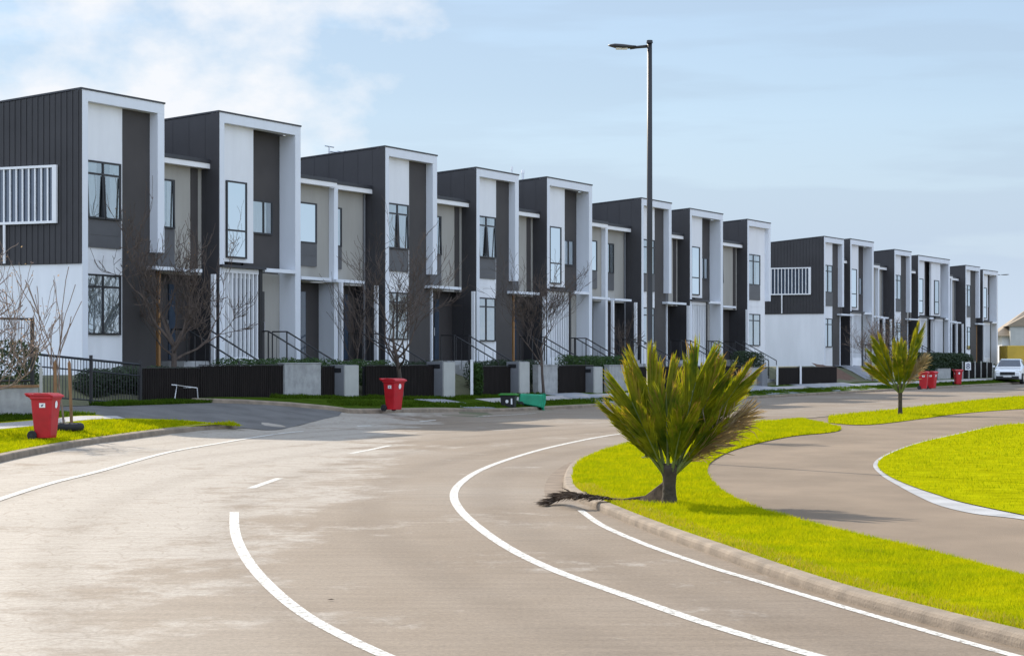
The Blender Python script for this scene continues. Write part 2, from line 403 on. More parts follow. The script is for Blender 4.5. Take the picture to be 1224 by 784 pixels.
def smooth(pts, n=6, closed=False):
    out = []; N_ = len(pts)
    for i in range(N_ if closed else N_ - 1):
        g = (lambda k: pts[k % N_]) if closed else (lambda k: pts[min(max(k, 0), N_ - 1)])
        p0, p1, p2, p3 = g(i - 1), g(i), g(i + 1), g(i + 2)
        for k in range(n):
            t = k / n
            out.append(.5 * ((2 * p1) + (p2 - p0) * t + (2 * p0 - 5 * p1 + 4 * p2 - p3) * t * t + (3 * p1 - p0 - 3 * p2 + p3) * t ** 3))
    if not closed: out.append(pts[-1])
    return out
def sheet(name, poly, off, m, step=2.0, follow=True, kind='structure'):
    bm = bmesh.new()
    vs_ = [bm.verts.new((p.x, p.y, 0)) for p in poly]
    f = bm.faces.new(vs_); bmesh.ops.triangulate(bm, faces=[f])
    if follow and step:
        xs = [p.x for p in poly]; ys = [p.y for p in poly]
        for ax, lo, hi in ((0, min(xs), max(xs)), (1, min(ys), max(ys))):
            k = lo + step
            while k < hi:
                co = [0, 0, 0]; no = [0, 0, 0]; co[ax] = k; no[ax] = 1
                bmesh.ops.bisect_plane(bm, geom=bm.verts[:] + bm.edges[:] + bm.faces[:], plane_co=co, plane_no=no)
                k += step
    for v in bm.verts: v.co.z = off + (h(v.co.x, v.co.y) if follow else 0)
    bmesh.ops.recalc_face_normals(bm, faces=bm.faces)
    if sum(fc.normal.z for fc in bm.faces) < 0: bmesh.ops.reverse_faces(bm, faces=bm.faces[:])
    me = bpy.data.meshes.new(name); bm.to_mesh(me); bm.free(); me.materials.append(m)
    o = bpy.data.objects.new(name, me); col.objects.link(o); o['kind'] = kind
    return o
def ribbon(pts, w, off, name, m, kind='structure'):     # flat painted line along a path
    mb = MB(); n = len(pts); L_ = []; R_ = []
    for i, p in enumerate(pts):
        t = (pts[min(i + 1, n - 1)] - pts[max(i - 1, 0)]).normalized(); q = Vector((-t.y, t.x)) * w / 2
        L_.append(p + q); R_.append(p - q)
    vs_ = [(q.x, q.y, off + h(q.x, q.y)) for q in L_ + R_]
    fs = [(i, i + n, i + n + 1, i + 1) for i in range(n - 1)]
    me = bpy.data.meshes.new(name); me.from_pydata(vs_, [], fs); me.materials.append(m)
    o = bpy.data.objects.new(name, me); col.objects.link(o); o['kind'] = kind
    return o
def kerb(pts, out_w, name, hgt=.125, w=.16, side=1):     # kerb with a rounded nose swept along a path (left side = road if side>0)
    prof = [(0, -.06), (.006, .03), (.012, hgt - .028), (.026, hgt - .008), (.045, hgt), (w, hgt + .006), (w, -.06)]
    mb = MB(); n = len(pts); k = len(prof)
    for i, p in enumerate(pts):
        t = (pts[min(i + 1, n - 1)] - pts[max(i - 1, 0)]).normalized(); q = Vector((-t.y, t.x)) * side
        for d, z in prof:
            c = p - q * d; mb.v.append((c.x, c.y, z + h(c.x, c.y)))
    for i in range(n - 1):
        for j in range(k):
            a = i * k + j; b = i * k + (j + 1) % k
            mb.f.append((a, b, b + k, a + k))
    mb.f.append(tuple(range(k))); mb.f.append(tuple((n - 1) * k + j for j in range(k - 1, -1, -1)))
    o = mb.build(name, M['kerb']); o['kind'] = 'structure'
    return o
def inside(poly, P):
    x = P[:, 0]; y = P[:, 1]; c = np.zeros(len(P), bool); n = len(poly)
    for i in range(n):
        x0, y0 = poly[i]; x1, y1 = poly[(i + 1) % n]
        if y0 == y1: continue
        k = ((y0 > y) != (y1 > y)) & (x < (x1 - x0) * (y - y0) / (y1 - y0) + x0)
        c ^= k
    return c
def blades(name, poly, off, count, hgt, wid, label, m=None, seed=1, near_bias=True, holes=()):
    rng = np.random.default_rng(seed)
    A = np.array([(p.x, p.y) for p in poly]); lo = A.min(0); hi = A.max(0)
    pts = np.zeros((0, 2))
    while len(pts) < count:
        P = lo + rng.random((count * 2, 2)) * (hi - lo)
        P = P[inside(A, P)]
        if near_bias:                                     # blades spread so that they stay dense where one sees them singly
            keep = rng.random(len(P)) < np.clip((18 / P[:, 1]) ** 1.2, 0, 1); P = P[keep]
        pts = np.vstack([pts, P])
    pts = pts[:count]; n = count
    z = np.array([off + h(x, y) for x, y in pts])
    sc = np.clip(pts[:, 1] / 20, .9, 2.6)
    patch = np.array([noise.noise(Vector((x * 1.3, y * .8, 3.1))) for x, y in pts])
    hh = hgt * (.55 + rng.random(n) * .8) * (1 + .5 * patch) * np.sqrt(sc); ww = wid * (.7 + .6 * rng.random(n)) * sc
    a = rng.random(n) * 2 * math.pi; lean = rng.normal(0, .45, (n, 2)) * hh[:, None]
    V = np.zeros((n, 3, 3))
    V[:, 0, 0] = pts[:, 0] - np.cos(a) * ww / 2; V[:, 0, 1] = pts[:, 1] - np.sin(a) * ww / 2; V[:, 0, 2] = z - .005
    V[:, 1, 0] = pts[:, 0] + np.cos(a) * ww / 2; V[:, 1, 1] = pts[:, 1] + np.sin(a) * ww / 2; V[:, 1, 2] = z - .005
    V[:, 2, 0] = pts[:, 0] + lean[:, 0]; V[:, 2, 1] = pts[:, 1] + lean[:, 1]; V[:, 2, 2] = z + hh
    me = bpy.data.meshes.new(name); me.vertices.add(3 * n); me.vertices.foreach_set('co', V.ravel())
    me.loops.add(3 * n); me.loops.foreach_set('vertex_index', np.arange(3 * n))
    me.polygons.add(n); me.polygons.foreach_set('loop_start', np.arange(0, 3 * n, 3)); me.polygons.foreach_set('loop_total', np.full(n, 3))
    me.update(calc_edges=True); me.materials.append(m or M['grass'])
    o = bpy.data.objects.new(name, me); col.objects.link(o)
    tag(o, label, 'grass', kind='stuff'); return o  # one mass of grass

# ---- ground, road
def V2(l): return [Vector(p) for p in l]
xs = [-900, -300, -120] + list(range(-60, 71, 3)) + [120, 300, 900]
ys = [-300, -60] + list(range(-10, 220, 3)) + [300, 600, 1500, 3000]
gm = MB()
for y in ys:
    for x in xs: gm.v.append((x, y, h(x, y) - .05))
for j in range(len(ys) - 1):
    for i in range(len(xs) - 1):
        a = j * len(xs) + i; gm.f.append((a, a + 1, a + 1 + len(xs), a + len(xs)))
tag(gm.build('ground', M['ground']), kind='structure')
road_poly = V2([(-40, -12), (60, -12), (70, 120)]) + [row(150, 3.0), row(60, 2.75), row(20, 2.75), row(-2, 2.75), row(-14, 3.2), Vector((-18, 36))]
sheet('road', road_poly, 0, M['road'], 1.5)
M['lane'] = mat('dark_lane_asphalt', (.125, .120, .115), .85, scale=1.2, var=.2, bump=.4, bscale=70, spec=.2)
M['lane_far'] = M['lane']
lane_poly = smooth([at(*p) for p in [(-60, 508), (60, 506), (160, 507), (230, 509), (290, 512), (330, 514), (372, 505), (405, 497.5)]], 4) + [row(row_s(420, 2.9), 2.9), row(2, 2.8), row(-13.5, 2.9)]
sheet('side_lane', lane_poly, .015, M['lane'], .5)
# ---- markings
def line(name, px, w, off=.004): return ribbon(smooth([at(*p) for p in px], 8), w, off, name, M['paint'])
line('edge_line', [(-60, 620), (0, 597), (60, 578), (120, 563), (200, 541), (262, 530), (323, 520), (362, 515.5), (410, 511), (453, 508), (500, 504), (560, 499), (640, 494)], .13, .009)
line('centre_dash', [(300, 583.5), (318, 577), (334, 571.5)], .12)
line('centre_dash', [(419, 542), (442, 537.5), (466, 532.5)], .12)
line('centre_line', [(280, 612), (281.5, 638), (295, 668), (322, 700), (362, 733), (412, 761), (466, 786), (560, 825), (700, 880)], .108)
line('lane_line', [(862, 504), (815, 509), (762, 516), (715, 522.5), (656, 535), (609, 548.5), (574, 562), (551, 577), (542.5, 591), (549, 608), (572, 630), (610, 656), (664, 682), (745, 711), (850, 747), (980, 785), (1150, 830)], .112)
line('kerbside_line', [(694, 610), (720, 628), (765, 648), (800, 661), (850, 678), (900, 693), (1000, 723), (1100, 752), (1210, 783), (1330, 815)], .085)
# ---- the island on the inside of the bend
K = .125; KI = .088
outer_px = [(1330, 800), (1224, 776), (1100, 744), (1000, 716), (920, 689), (850, 663), (800, 645), (747, 624), (706, 606), (682, 595), (673, 584), (675, 569), (684, 557), (704, 547), (735, 537), (770, 528), (820, 518), (870, 511.5), (920, 506.5), (968, 502.5), (1018, 497), (1071, 491.5), (1117, 486), (1170, 480), (1224, 475), (1330, 466)]
outer = smooth([at(px, py) for px, py in outer_px], 6)
kerb(outer, 0, 'kerb', hgt=KI, w=.14, side=1)
inner_edge = []
for i, p in enumerate(outer):
    t = (outer[min(i + 1, len(outer) - 1)] - outer[max(i - 1, 0)]).normalized(); q = Vector((-t.y, t.x))
    inner_edge.append(p - q * .14)
slab = inner_edge + [Vector((75, 100)), Vector((60, 12))]
sheet('footpath', slab, KI - .012, M['path'], 0, False)
# darker drain apron at the nose of the island
apron = smooth([at(*p) for p in [(700, 548), (681, 553), (661, 565), (651, 581), (655, 597), (674, 594), (672, 582), (677, 566), (688, 555)]], 5, True)
sheet('gutter_apron', apron, .004, M['apron'], 0, False)
g_in = smooth([at(px, py, KI) for px, py in [(1005, 511), (1003, 514.5), (985, 517.5), (952, 520.5), (919, 526.5), (879, 537), (853, 550), (845, 562), (853, 577), (876, 593.5), (916, 610), (959, 621.5), (1025, 638), (1100, 655), (1224, 687), (1330, 716)]], 6)
cut = [i for i, p in enumerate(inner_edge) if p.y < at(968, 503, KI).y + .01 or i < 60]
near = inner_edge[:]
# island lawn: from the first outer point up to the mouth of the path
k_end = min(range(len(outer)), key=lambda i: (outer[i] - at(950, 504)).length)
lawn1 = inner_edge[:k_end + 1] + [at(985, 506, KI)] + g_in
sheet('lawn', lawn1, KI + .004, M['lawn'], 0, False)
k2 = min(range(len(outer)), key=lambda i: (outer[i] - at(985, 501)).length)
strip_low = smooth([at(px, py, KI) for px, py in [(1330, 484), (1224, 488.5), (1150, 494), (1104, 500), (1051, 506.5), (1020, 507.5), (990, 505)]], 6)
lawn2 = inner_edge[k2:] + strip_low
sheet('lawn', lawn2, KI + .004, M['lawn'], 0, False)
g3 = smooth([at(px, py, KI) for px, py in [(1400, 501), (1300, 503), (1224, 506), (1190, 509), (1150, 517.6), (1100, 529), (1064, 542), (1049, 554), (1058, 566), (1084, 578.6), (1117, 590), (1150, 600), (1224, 615.5), (1330, 636), (1450, 655)]], 6)
lawn3 = g3 + [Vector((30, 20)), Vector((40, 57))]
sheet('lawn', lawn3, KI + .006, M['lawn'], 0, False)
# pale concrete edging round the inner lawn, widening towards the viewer
e_out = smooth([at(px, py, KI) for px, py in [(1224, 505.2), (1189, 508.3), (1149, 516.6), (1099, 528), (1062, 541), (1044, 553.5), (1053, 567), (1078, 582), (1099, 593), (1124, 603.5), (1165, 613), (1224, 620), (1330, 640)]], 6)
e_in = [p for p in g3 if p.x < at(1330, 636, KI).x + .01][1:]
edging = e_out + [Vector((p.x + .02, p.y)) for p in reversed(smooth([at(px, py, KI) for px, py in [(1224, 507), (1190, 510), (1152, 518.6), (1103, 530), (1068, 543), (1053, 554), (1062, 565.5), (1088, 577.6), (1120, 589), (1154, 599), (1230, 614.5), (1330, 635)]], 6))]
sheet('path_edging', edging, KI - .006, M['pale'], 0, False)
blades('grass', lawn1, KI, 170000, .036, .008, 'short bright green grass on the bend island round the large palm', seed=1)
blades('grass', lawn2, KI, 22000, .04, .012, 'narrow strip of bright grass between the far road and the path', seed=2)
blades('grass', lawn3, KI, 120000, .036, .010, 'bright green lawn on the far inner side of the curving path', seed=3)
# dry tufts along the kerb
edge_strip = inner_edge[:60] + [p + (Vector((12, 26)) - p).normalized() * .28 for p in reversed(inner_edge[:60])]
blades('grass', edge_strip, KI, 5200, .042, .009, 'dry yellowish grass tufts along the concrete kerb of the island', M['grass_dry'], seed=4)
# ---- verge with the near bin (left) 
vk = smooth([at(px, py) for px, py in [(-120, 590), (-60, 571), (0, 553), (50, 542), (100, 533), (150, 526), (200, 519.5), (250, 514), (285, 511.5)]], 6)
kerb(vk, 0, 'kerb', side=-1)
vtop = smooth([at(px, py, K) for px, py in [(292, 509), (270, 506.5), (215, 502), (160, 500), (125, 500), (117, 496), (92, 494), (60, 493.5), (0, 495), (-80, 497)]], 5)
def inset(pts, d, side):
    r = []
    for i, p in enumerate(pts):
        t = (pts[min(i + 1, len(pts) - 1)] - pts[max(i - 1, 0)]).normalized(); r.append(p - Vector((-t.y, t.x)) * side * d)
    return r
verge1 = inset(vk, .16, -1) + vtop
sheet('lawn', verge1, K + .004, M['lawn'], 1.2)
fp = smooth([at(px, py, K) for px, py in [(-80, 519), (0, 513), (60, 507), (110, 501.5), (150, 500.5)]], 5) + smooth([at(px, py, K) for px, py in [(140, 497.5), (95, 497.5), (60, 501), (0, 506), (-80, 510)]], 5)
sheet('footpath', fp, K + .010, M['conc'], 1.2)
import itertools
def minus_path(o): return o
blades('grass', verge1[:len(vk)] + [at(px, py, K) for px, py in [(288, 509.5), (215, 503.5), (150, 502.5), (112, 503), (60, 509), (0, 515.5), (-80, 522)]], K, 26000, .04, .012, 'sunlit bright grass on the corner verge round the near red bin', seed=5)
blades('grass', [at(px, py, K) for px, py in [(-80, 508), (0, 504.5), (60, 499.5), (95, 496.5), (116, 496), (92, 494), (60, 493.5), (0, 495), (-80, 497)]], K, 7000, .05, .014, 'shaded grass strip below the left retaining wall', M['grass_shade'], seed=6)
# ---- verge along the whole row
def rowstrip(s0, s1, e0, e1, n=40):
    return [row(s0 + (s1 - s0) * i / n, e0) for i in range(n + 1)] + [row(s1 + (s0 - s1) * i / n, e1) for i in range(n + 1)]
S0 = row_s(400, 5.3) + .5
kp = [row(S0 + (128 - S0) * i / 60, 5.3 + .35 * math.sin(i / 60 * 3.1)) for i in range(61)]
kp = smooth([row(S0 - 4.2, 2.75), row(S0 - 4.0, 3.3), at(392, 490.5), at(430, 494.5)] + kp[3:], 3)
kerb(kp, 0, 'kerb', side=1 if (kp[5] - kp[0]).dot(RU) < 0 else -1)
kin = inset(kp, .15, -1)
verge2 = kin + [row(128 + (S0 - 3.9 - 128) * i / 60, 2.72) for i in range(61)]
sheet('lawn', verge2, K + .004, M['lawn_shade'], 1.5)
sheet('footpath', rowstrip(row_s(575, 3.6), 127, 3.35, 4.15), K + .010, M['conc'], 1.5)
for pa, pb in ((560, 596), (722, 760), (905, 968), (1000, 1060)):
    sheet('driveway', [row(row_s(pa, 5.3), 5.25), row(row_s(pb, 5.3), 5.25), row(row_s(pb, 5.3), 2.75), row(row_s(pa, 5.3), 2.75)], K + .016, M['drive'], 1.0)
blades('grass', [row(S0 + (127 - S0) * i / 40, 5.05) for i in range(41)] + [row(127 + (S0 + 1 - 127) * i / 40, 4.2) for i in range(41)], K, 26000, .05, .02, 'roadside strip of grass along the footpath before the row of houses', M['grass_shade'], seed=7)
blades('grass', [row(S0 + 20 * i / 10, 3.3) for i in range(11)] + [row(S0 + 20 - 20 * i / 10, 2.75) for i in range(11)], K, 6000, .06, .02, 'shaded grass at the foot of the dark board fences', M['grass_shade'], seed=8)
# strip of grass before H1 fences
lg = rowstrip(-3.5, S0 - 3.2, 3.3, 2.7)
sheet('lawn', lg, .010, M['lawn_shade'], .6)
blades('grass', lg, .01, 7000, .07, .02, 'shaded grass strip at the foot of the first dark fence', M['grass_shade'], seed=9)
# gardens behind the fences
sheet('front_garden', rowstrip(-8, 128, 2.7, -.6, 80), .02, M['ground'], 1.0)

# ------------------------------------------------------------------ houses
def ribs(mb, plane, x, y0, y1, z0, z1, pitch=.24, top=None):
    y = y0 + pitch / 2
    while y < y1 - .05:
        t = z1 if top is None else top(y)
        mb.box(x - .022, x + .005, y - .02, y + .02, z0, t)
        y += pitch
def window(house, x0, x1, z0, z1, y, mulls=(), trans=None, spandrel=None, curtain='curtain', open_=0.0, cover=1.0, seed=0):
    """frame with panes and a curtain behind, set on the wall plane y (street side is -y)"""
    f = MB(); b = .055; yo = y - .06
    f.box(x0, x0 + b, yo, y, z0, z1); f.box(x1 - b, x1, yo, y, z0, z1)
    f.box(x0 + b, x1 - b, yo, y, z1 - b, z1); f.box(x0 + b, x1 - b, yo, y, z0, z0 + b)
    for q in mulls: f.box(q - b / 2, q + b / 2, yo - .003, y, z0 + b, z1 - b)
    if trans: 
        edges = [x0 + b] + [v for q in mulls for v in (q - b / 2, q + b / 2)] + [x1 - b]
        for i in range(0, len(edges), 2): f.box(edges[i], edges[i + 1], yo - .002, y, trans - b / 2, trans + b / 2)
    if open_:
        edges = [x0 + b] + list(mulls) + [x1 - b]
        zt = (trans if trans else z1) - .05
        for i in range(len(edges) - 1):
            a0, a1 = edges[i] + .015, edges[i + 1] - .015
            o2 = open_
            f.hexa([(a0, yo - o2, z0 + .04), (a0 + .05, yo - o2, z0 + .04), (a0 + .05, yo - o2 + .03, z0 + .04), (a0, yo - o2 + .03, z0 + .04),
                    (a0, yo - .01, zt), (a0 + .05, yo - .01, zt), (a0 + .05, yo + .02, zt), (a0, yo + .02, zt)])
            f.hexa([(a1 - .05, yo - o2, z0 + .04), (a1, yo - o2, z0 + .04), (a1, yo - o2 + .03, z0 + .04), (a1 - .05, yo - o2 + .03, z0 + .04),
                    (a1 - .05, yo - .01, zt), (a1, yo - .01, zt), (a1, yo + .02, zt), (a1 - .05, yo + .02, zt)])
            f.box(a0, a1, yo - o2 - .003, yo - o2 + .03, z0 + .01, z0 + .06)
    w = f.build('window', M['alu'], house)
    g = MB(); g.add([(x0 + b, y - .035, z0 + b), (x1 - b, y - .035, z0 + b), (x1 - b, y - .035, z1 - b), (x0 + b, y - .035, z1 - b)], [(0, 1, 2, 3)])
    g.build('pane', M['glass'], w)
    r = random.Random(seed)
    back = MB(); back.box(x0 + .01, x1 - .01, y - .008, y - .004, z0 + .01, z1 - .01); back.build('room_backing', M['dark_room'], w)
    c = MB(); n = 24; wd = (x1 - x0 - 2 * b)
    a = x0 + b; e = x1 - b
    segs = [(a, e)] if cover >= 1 else [(a, a + wd * cover * .55), (e - wd * cover * .45, e)]
    for s0, s1 in segs:
        k0 = len(c.v)
        for i in range(n + 1):
            x = s0 + (s1 - s0) * i / n; yy = y - .017 + .006 * math.sin(i * 1.9)
            c.v += [(x, yy, z0 + .02), (x, yy, z1 - .03)]
        for i in range(n): c.f.append((k0 + 2 * i, k0 + 2 * i + 2, k0 + 2 * i + 3, k0 + 2 * i + 1))
    c.build('curtain', M[curtain], w)
    if spandrel is not None:
        s = MB(); s.box(x0, x1, y - .05, y, spandrel, z0 - .006)
        s.box(x0 + .06, x1 - .06, y - .058, y - .04, spandrel + .36, spandrel + .38)
        s.build('spandrel_panel', M['spandrel'], house)
    return w
def steps(house, x0, x1, y0, ztop, zb):
    n = 6; run = .30; rise = .165
    s = MB(); s.box(x0, x1, y0, y0 + 1.6, zb - .6, ztop)
    for i in range(n): s.box(x0, x1, y0 - run * (i + 1), y0 - run * i, zb - .8, ztop - rise * (i + 1))
    st = s.build('entry_steps', M['block'], house)
    for x in (x0 + .06, x1 - .06):
        r = MB(); r.tube([(x, y0 + .5, ztop + .95), (x, y0 - .05, ztop + .95), (x, y0 - run * n - .1, ztop + .95 - rise * n), (x, y0 - run * n - .1, ztop - rise * n + .02)], .026, 6)
        r.tube([(x, y0 - .05, ztop - .02), (x, y0 - .05, ztop + .95)], .024, 6); r.tube([(x, y0 + .5, ztop - .02), (x, y0 + .5, ztop + .95)], .022, 6)
        for q in range(1, 5): 
            yy = y0 - run * n * q / 5; r.tube([(x, yy, ztop - rise * n * q / 5 - .15), (x, yy, ztop + .95 - rise * n * q / 5)], .009, 4)
        r.build('handrail', M['black'], st)
    return st
def door(house, x0, x1, z0, z1, y, m='door', light=True):
    d = MB(); d.box(x0, x1, y - .05, y, z0, z1); d.box(x0 + .1, x1 - .1, y - .062, y - .045, z0 + .15, z1 - .2)
    o = d.build('door', M[m], house)
    hd = MB(); hd.tube([(x1 - .09, y - .06, z0 + .95), (x1 - .09, y - .11, z0 + .95), (x1 - .09, y - .11, z0 + 1.25), (x1 - .09, y - .06, z0 + 1.25)], .014, 6); hd.build('handle', M['chrome'], o)
    return o
ZF = 1.75                                                # ground floor level
def house(s, label, kind='A', W=4.0, top=9.35, wl=0, wr=3.2, ang=25.5, end=False, fin=False, dark=True, seed=0, rails=True, doorm='door', wide_link=False, fence_win=False, deep=9.0, cover=1.0, lowc='curtain', dbl=False, opn=0.0):
    p = row(s, 0); zb = 1.0
    H = empty('townhouse', (p.x, p.y, 0), R(90 - ang)); tag(H, label, 'house', 'row of townhouses along the road')
    T = top; fall = math.tan(R(5)); rd = random.Random(seed * 7 + 3); cover = min(cover, rd.choice((.62, .75, .9, 1.0)))
    ztop = lambda y: T - .04 - fall * max(0, y - .3)
    # upper dark body with mono-pitch roof
    z_lo = 4.48 if end else zb
    b = MB(); fb = .66 if kind == 'B' else .36
    b = MB(); b.hexa([(.0, fb, z_lo), (W, fb, z_lo), (W, deep, z_lo), (0, deep, z_lo), (0, fb, ztop(fb)), (W, fb, ztop(fb)), (W, deep, ztop(deep)), (0, deep, ztop(deep))])
    b.hexa([(-.05, -.005, z_lo), (-.001, -.005, z_lo), (-.001, deep, z_lo), (-.05, deep, z_lo), (-.05, -.005, ztop(0) + .02), (-.001, -.005, ztop(0) + .02), (-.001, deep, ztop(deep) + .02), (-.05, deep, ztop(deep) + .02)])
    if not end:
        y = .5
        while y < deep: b.box(-.057, -.049, y - .012, y + .012, z_lo + .01, ztop(y)); y += .6
    if end: ribs(b, 'x', -.05, .0, deep, z_lo + .01, T, .20, lambda y: ztop(y))
    b.build('upper_cladding' if end else 'dark_cladding', M['clad'], H)
    rf = MB(); rf.hexa([(-.07, -.02, T + .0), (W + .03, -.02, T + .0), (W + .03, deep, ztop(deep) + .03), (-.07, deep, ztop(deep) + .03),
                        (-.07, -.02, T + .05), (W + .03, -.02, T + .05), (W + .03, deep, ztop(deep) + .08), (-.07, deep, ztop(deep) + .08)])
    rf.build('roof', M['roof'], H)
    if end:
        lw = MB(); lw.box(.03, W, .4, deep, zb, 4.478); lw.box(-.012, .029, -.006, deep, zb, 4.474); lw.build('lower_wall', M['white'], H)
        # screened window on the side wall
        wy0, wy1, wz0, wz1 = .78, 3.7, 5.62, 7.25
        f = MB(); xx = -.05
        for a0, a1, c0, c1 in ((wy0, wy1, wz1 - .07, wz1), (wy0, wy1, wz0, wz0 + .07), (wy0, wy0 + .14, wz0 + .07, wz1 - .07), (wy1 - .07, wy1, wz0 + .07, wz1 - .07)):
            f.box(xx - .10, xx - .024, a0, a1, c0, c1)
        wf = f.build('window', M['fascia'], H)
        bk = MB(); bk.box(xx - .03, xx - .024, wy0 + .141, wy1 - .071, wz0 + .071, wz1 - .071); bk.build('pane', M['tint'], wf)
        sl = MB(); n = 12
        for i in range(n):
            y = wy0 + .2 + (wy1 - wy0 - .3) * (i + .5) / n
            sl.box(xx - .085, xx - .05, y - .022, y + .022, wz0 + .071, wz1 - .071)
        sl.build('vertical_slats', M['fascia'], wf)
        dp = MB(); dp.tube([(xx - .08, 2.6, wz0 - .01), (xx - .08, 2.6, 4.52)], .04, 8); dp.build('downpipe', M['fascia'], H)
    # pale portal frame
    right_z = 4.95 if kind == 'A' else zb
    f = MB(); pd = .36 if kind == 'A' else .655
    f.box(.0, .28, 0, .355, zb, T - .30); f.box(0, W, 0, .355, T - .30, T - .002); f.box(W - .34, W, 0, pd, right_z, T - .302)
    f.build('portal_frame', M['frame'], H)
    yd = .60
    xw = 2.2 if dark else W - .34
    yp = .22
    if kind == 'A':
        w = MB(); w.box(.28, xw, yp, .358, zb, 4.60); w.box(.28, xw, yp, .358, 4.615, T - .302); w.box(.28, xw, yp + .012, .358, 4.60, 4.615); w.build('front_panel', M['white'], H)
        if dark:
            d = MB(); d.box(xw + .002, W - .342, yp + .06, .357, zb, T - .303); d.box(W - .342, W, yp + .08, .357, zb, right_z - .004); d.build('dark_panel', M['clad2'], H)
        x1 = 2.08 if dark else 2.6
        window(H, .36, x1, 5.77, 7.42, yp, [(.36 + x1) / 2], 7.05, 4.97, 'curtain', opn, cover, seed)
        window(H, .36, x1, 2.5, 4.22, yp, [(.36 + x1) / 2], 3.86, None, lowc, 0, 1.0, seed + 1)
    else:
        xs_ = [(0, W)] if not dbl else [(0, W / 2), (W / 2, W)]
        for j, (xa, xb) in enumerate(xs_):
            ww = MB(); ww.box(xa + (.28 if j == 0 else 0), xa + 2.3, yp, .358, 4.86, T - .302); ww.build('front_panel', M['white'], H)
            d = MB(); d.box(xa + 2.302, xb - (.342 if j == len(xs_) - 1 else 0), yd, yd + .05, 4.7, T - .303); d.build('dark_panel', M['clad2'], H)
            window(H, xa + .68, xa + 1.85, 4.98, 7.4, yp, [], 5.85, None, 'curtain', 0, 1, seed + j)
            window(H, xa + 2.75, min(xa + 4.0, xb - .5), 5.85, 6.95, yd, [xa + 3.45], None, None, 'curtain', 0, cover, seed + 3 + j)
            # ground floor: slatted white screen bay under a thin dark canopy
            c = MB(); c.box(xa + .02, xa + 2.55, -.12, .33, 4.66, 4.74); c.build('canopy', M['roof'], H)
            ba = MB(); ba.box(xa + .285, xa + 2.3, .16, .357, zb, 4.655); ba.build('bay_wall', M['white'], H)
            sc = MB(); sc.box(xa + .285, xa + 2.3, .02, .12, 4.5, 4.65); sc.box(xa + .285, xa + 2.3, .02, .12, zb + .3, ZF + .1)
            n = 9
            for i in range(n):
                x = xa + .33 + 1.92 * i / (n - 1); sc.box(x - .035, x + .035, .03, .11, ZF + .1, 4.5)
            sc.build('slatted_screen', M['white'], H)
            gl = MB(); gl.box(xa + .9, xa + 2.2, .135, .157, ZF + .15, 4.35); gl.build('bay_glazing', M['tint'], H)
            po = MB(); po.box(xa + 2.32, xa + 2.5, .0, .2, zb, 4.655); po.build('porch_post', M['black'], H)
            c2 = MB(); c2.box(xa + 2.56, xb - .36, -.05, .335, 4.6, 4.72); c2.build('porch_canopy', M['frame'], H)
            back_ = MB(); back_.box(xa + 2.31, xb - .345, .6, .65, zb, 4.59); back_.build('porch_wall', M['beige'], H)
            door(H, xa + 2.6, xa + 3.5, ZF, 4.0, .598, doorm)
            if rails: steps(H, xa + 2.55, min(xa + 3.8, xb - .4), -.1, ZF, zb)
    # recessed links either side
    for side, wd in (('l', wl), ('r', wr)):
        if wd <= 0: continue
        a, c = (-wd, -.052) if side == 'l' else (W + .002, W + wd)
        yl = .82
        up = MB(); up.box(a, c, yl, deep - .5, 4.4, 7.7); up.build('link_wall', M['beige'], H)
        lo = MB(); lo.box(a, c, yl + .42, deep - .5, zb, 4.398); lo.build('porch_wall', M['clad2'], H)
        ev = MB(); ev.box(a + .001, c - .001, .48, deep - .4, 7.86, 7.98); e_ = ev.build('eave', M['roof'], H)
        fa = MB(); fa.box(a + .002, c - .002, .50, .62, 7.70, 7.858); fa.box(a + .002, c - .002, .62, deep - .45, 7.705, 7.85); fa.build('fascia', M['fascia'], e_)
        if side == 'l' or fin:
            window(H, a + (.45 if side == 'r' else .30), a + (2.35 if side == 'r' else 1.75), 5.72, 7.1, yl, [a + (1.0 if side == 'r' else 1.25)], None, 4.95, 'curtain', 0, cover if side == 'l' else .8, seed + 9)
        else:
            xm = a + wd * .38
            window(H, xm - .45, xm + .45, 5.75, 7.25, yl, [], None, 4.62, 'curtain', .06 if seed % 2 else 0, .9, seed + 11)
            ln = MB(); ln.box(a + wd - .62, a + wd - .25, yl - .03, yl - .002, 4.42, 7.69); ln.build('pilaster', M['clad2'], H)
        dq = MB(); xq = (c - .10) if side == 'l' else (a + .10); dq.tube([(xq, yl - .05, zb), (xq, yl - .05, 7.69)], .04, 8); dq.build('downpipe', M['letter'], H)
        # door, side light, canopy
        dx = a + wd * (.30 if side == 'r' else .45)
        door(H, dx, dx + .95, ZF, 3.95, yl + .418, doorm)
        sg = MB(); sg.box(dx + 1.02, dx + 1.35, yl + .37, yl + .418, ZF + .05, 4.1); sg.build('side_light', M['tint'], H)
        cv = MB(); cv.box(a - (.5 if side == 'r' and kind == 'A' else -.05), a + min(2.0, wd - .3), .0, yl - .03, 4.44, 4.54); cv.build('porch_canopy', M['frame'], H)
        pp = MB(); pp.box(c - .52, c - .40, .02, .14, zb, 4.415); pp.build('porch_post', M['white'], H)
        if side == 'r' and not fin:
            ps = MB(); ps.box(a + .15, a + .24, .3, .42, zb, 4.415); ps.build('porch_post', M['timber'] if seed % 3 == 1 else M['frame'], H)
        if rails and not (fin and side == 'r'): steps(H, dx - .15, dx + 1.2, -.15, ZF, zb)
    if fin:
        a = W + wr
        fn = MB(); fn.box(a + .002, a + .27, .62, 1.23, zb, 7.69); fn.build('party_wall_fin', M['frame'], H)
    return H

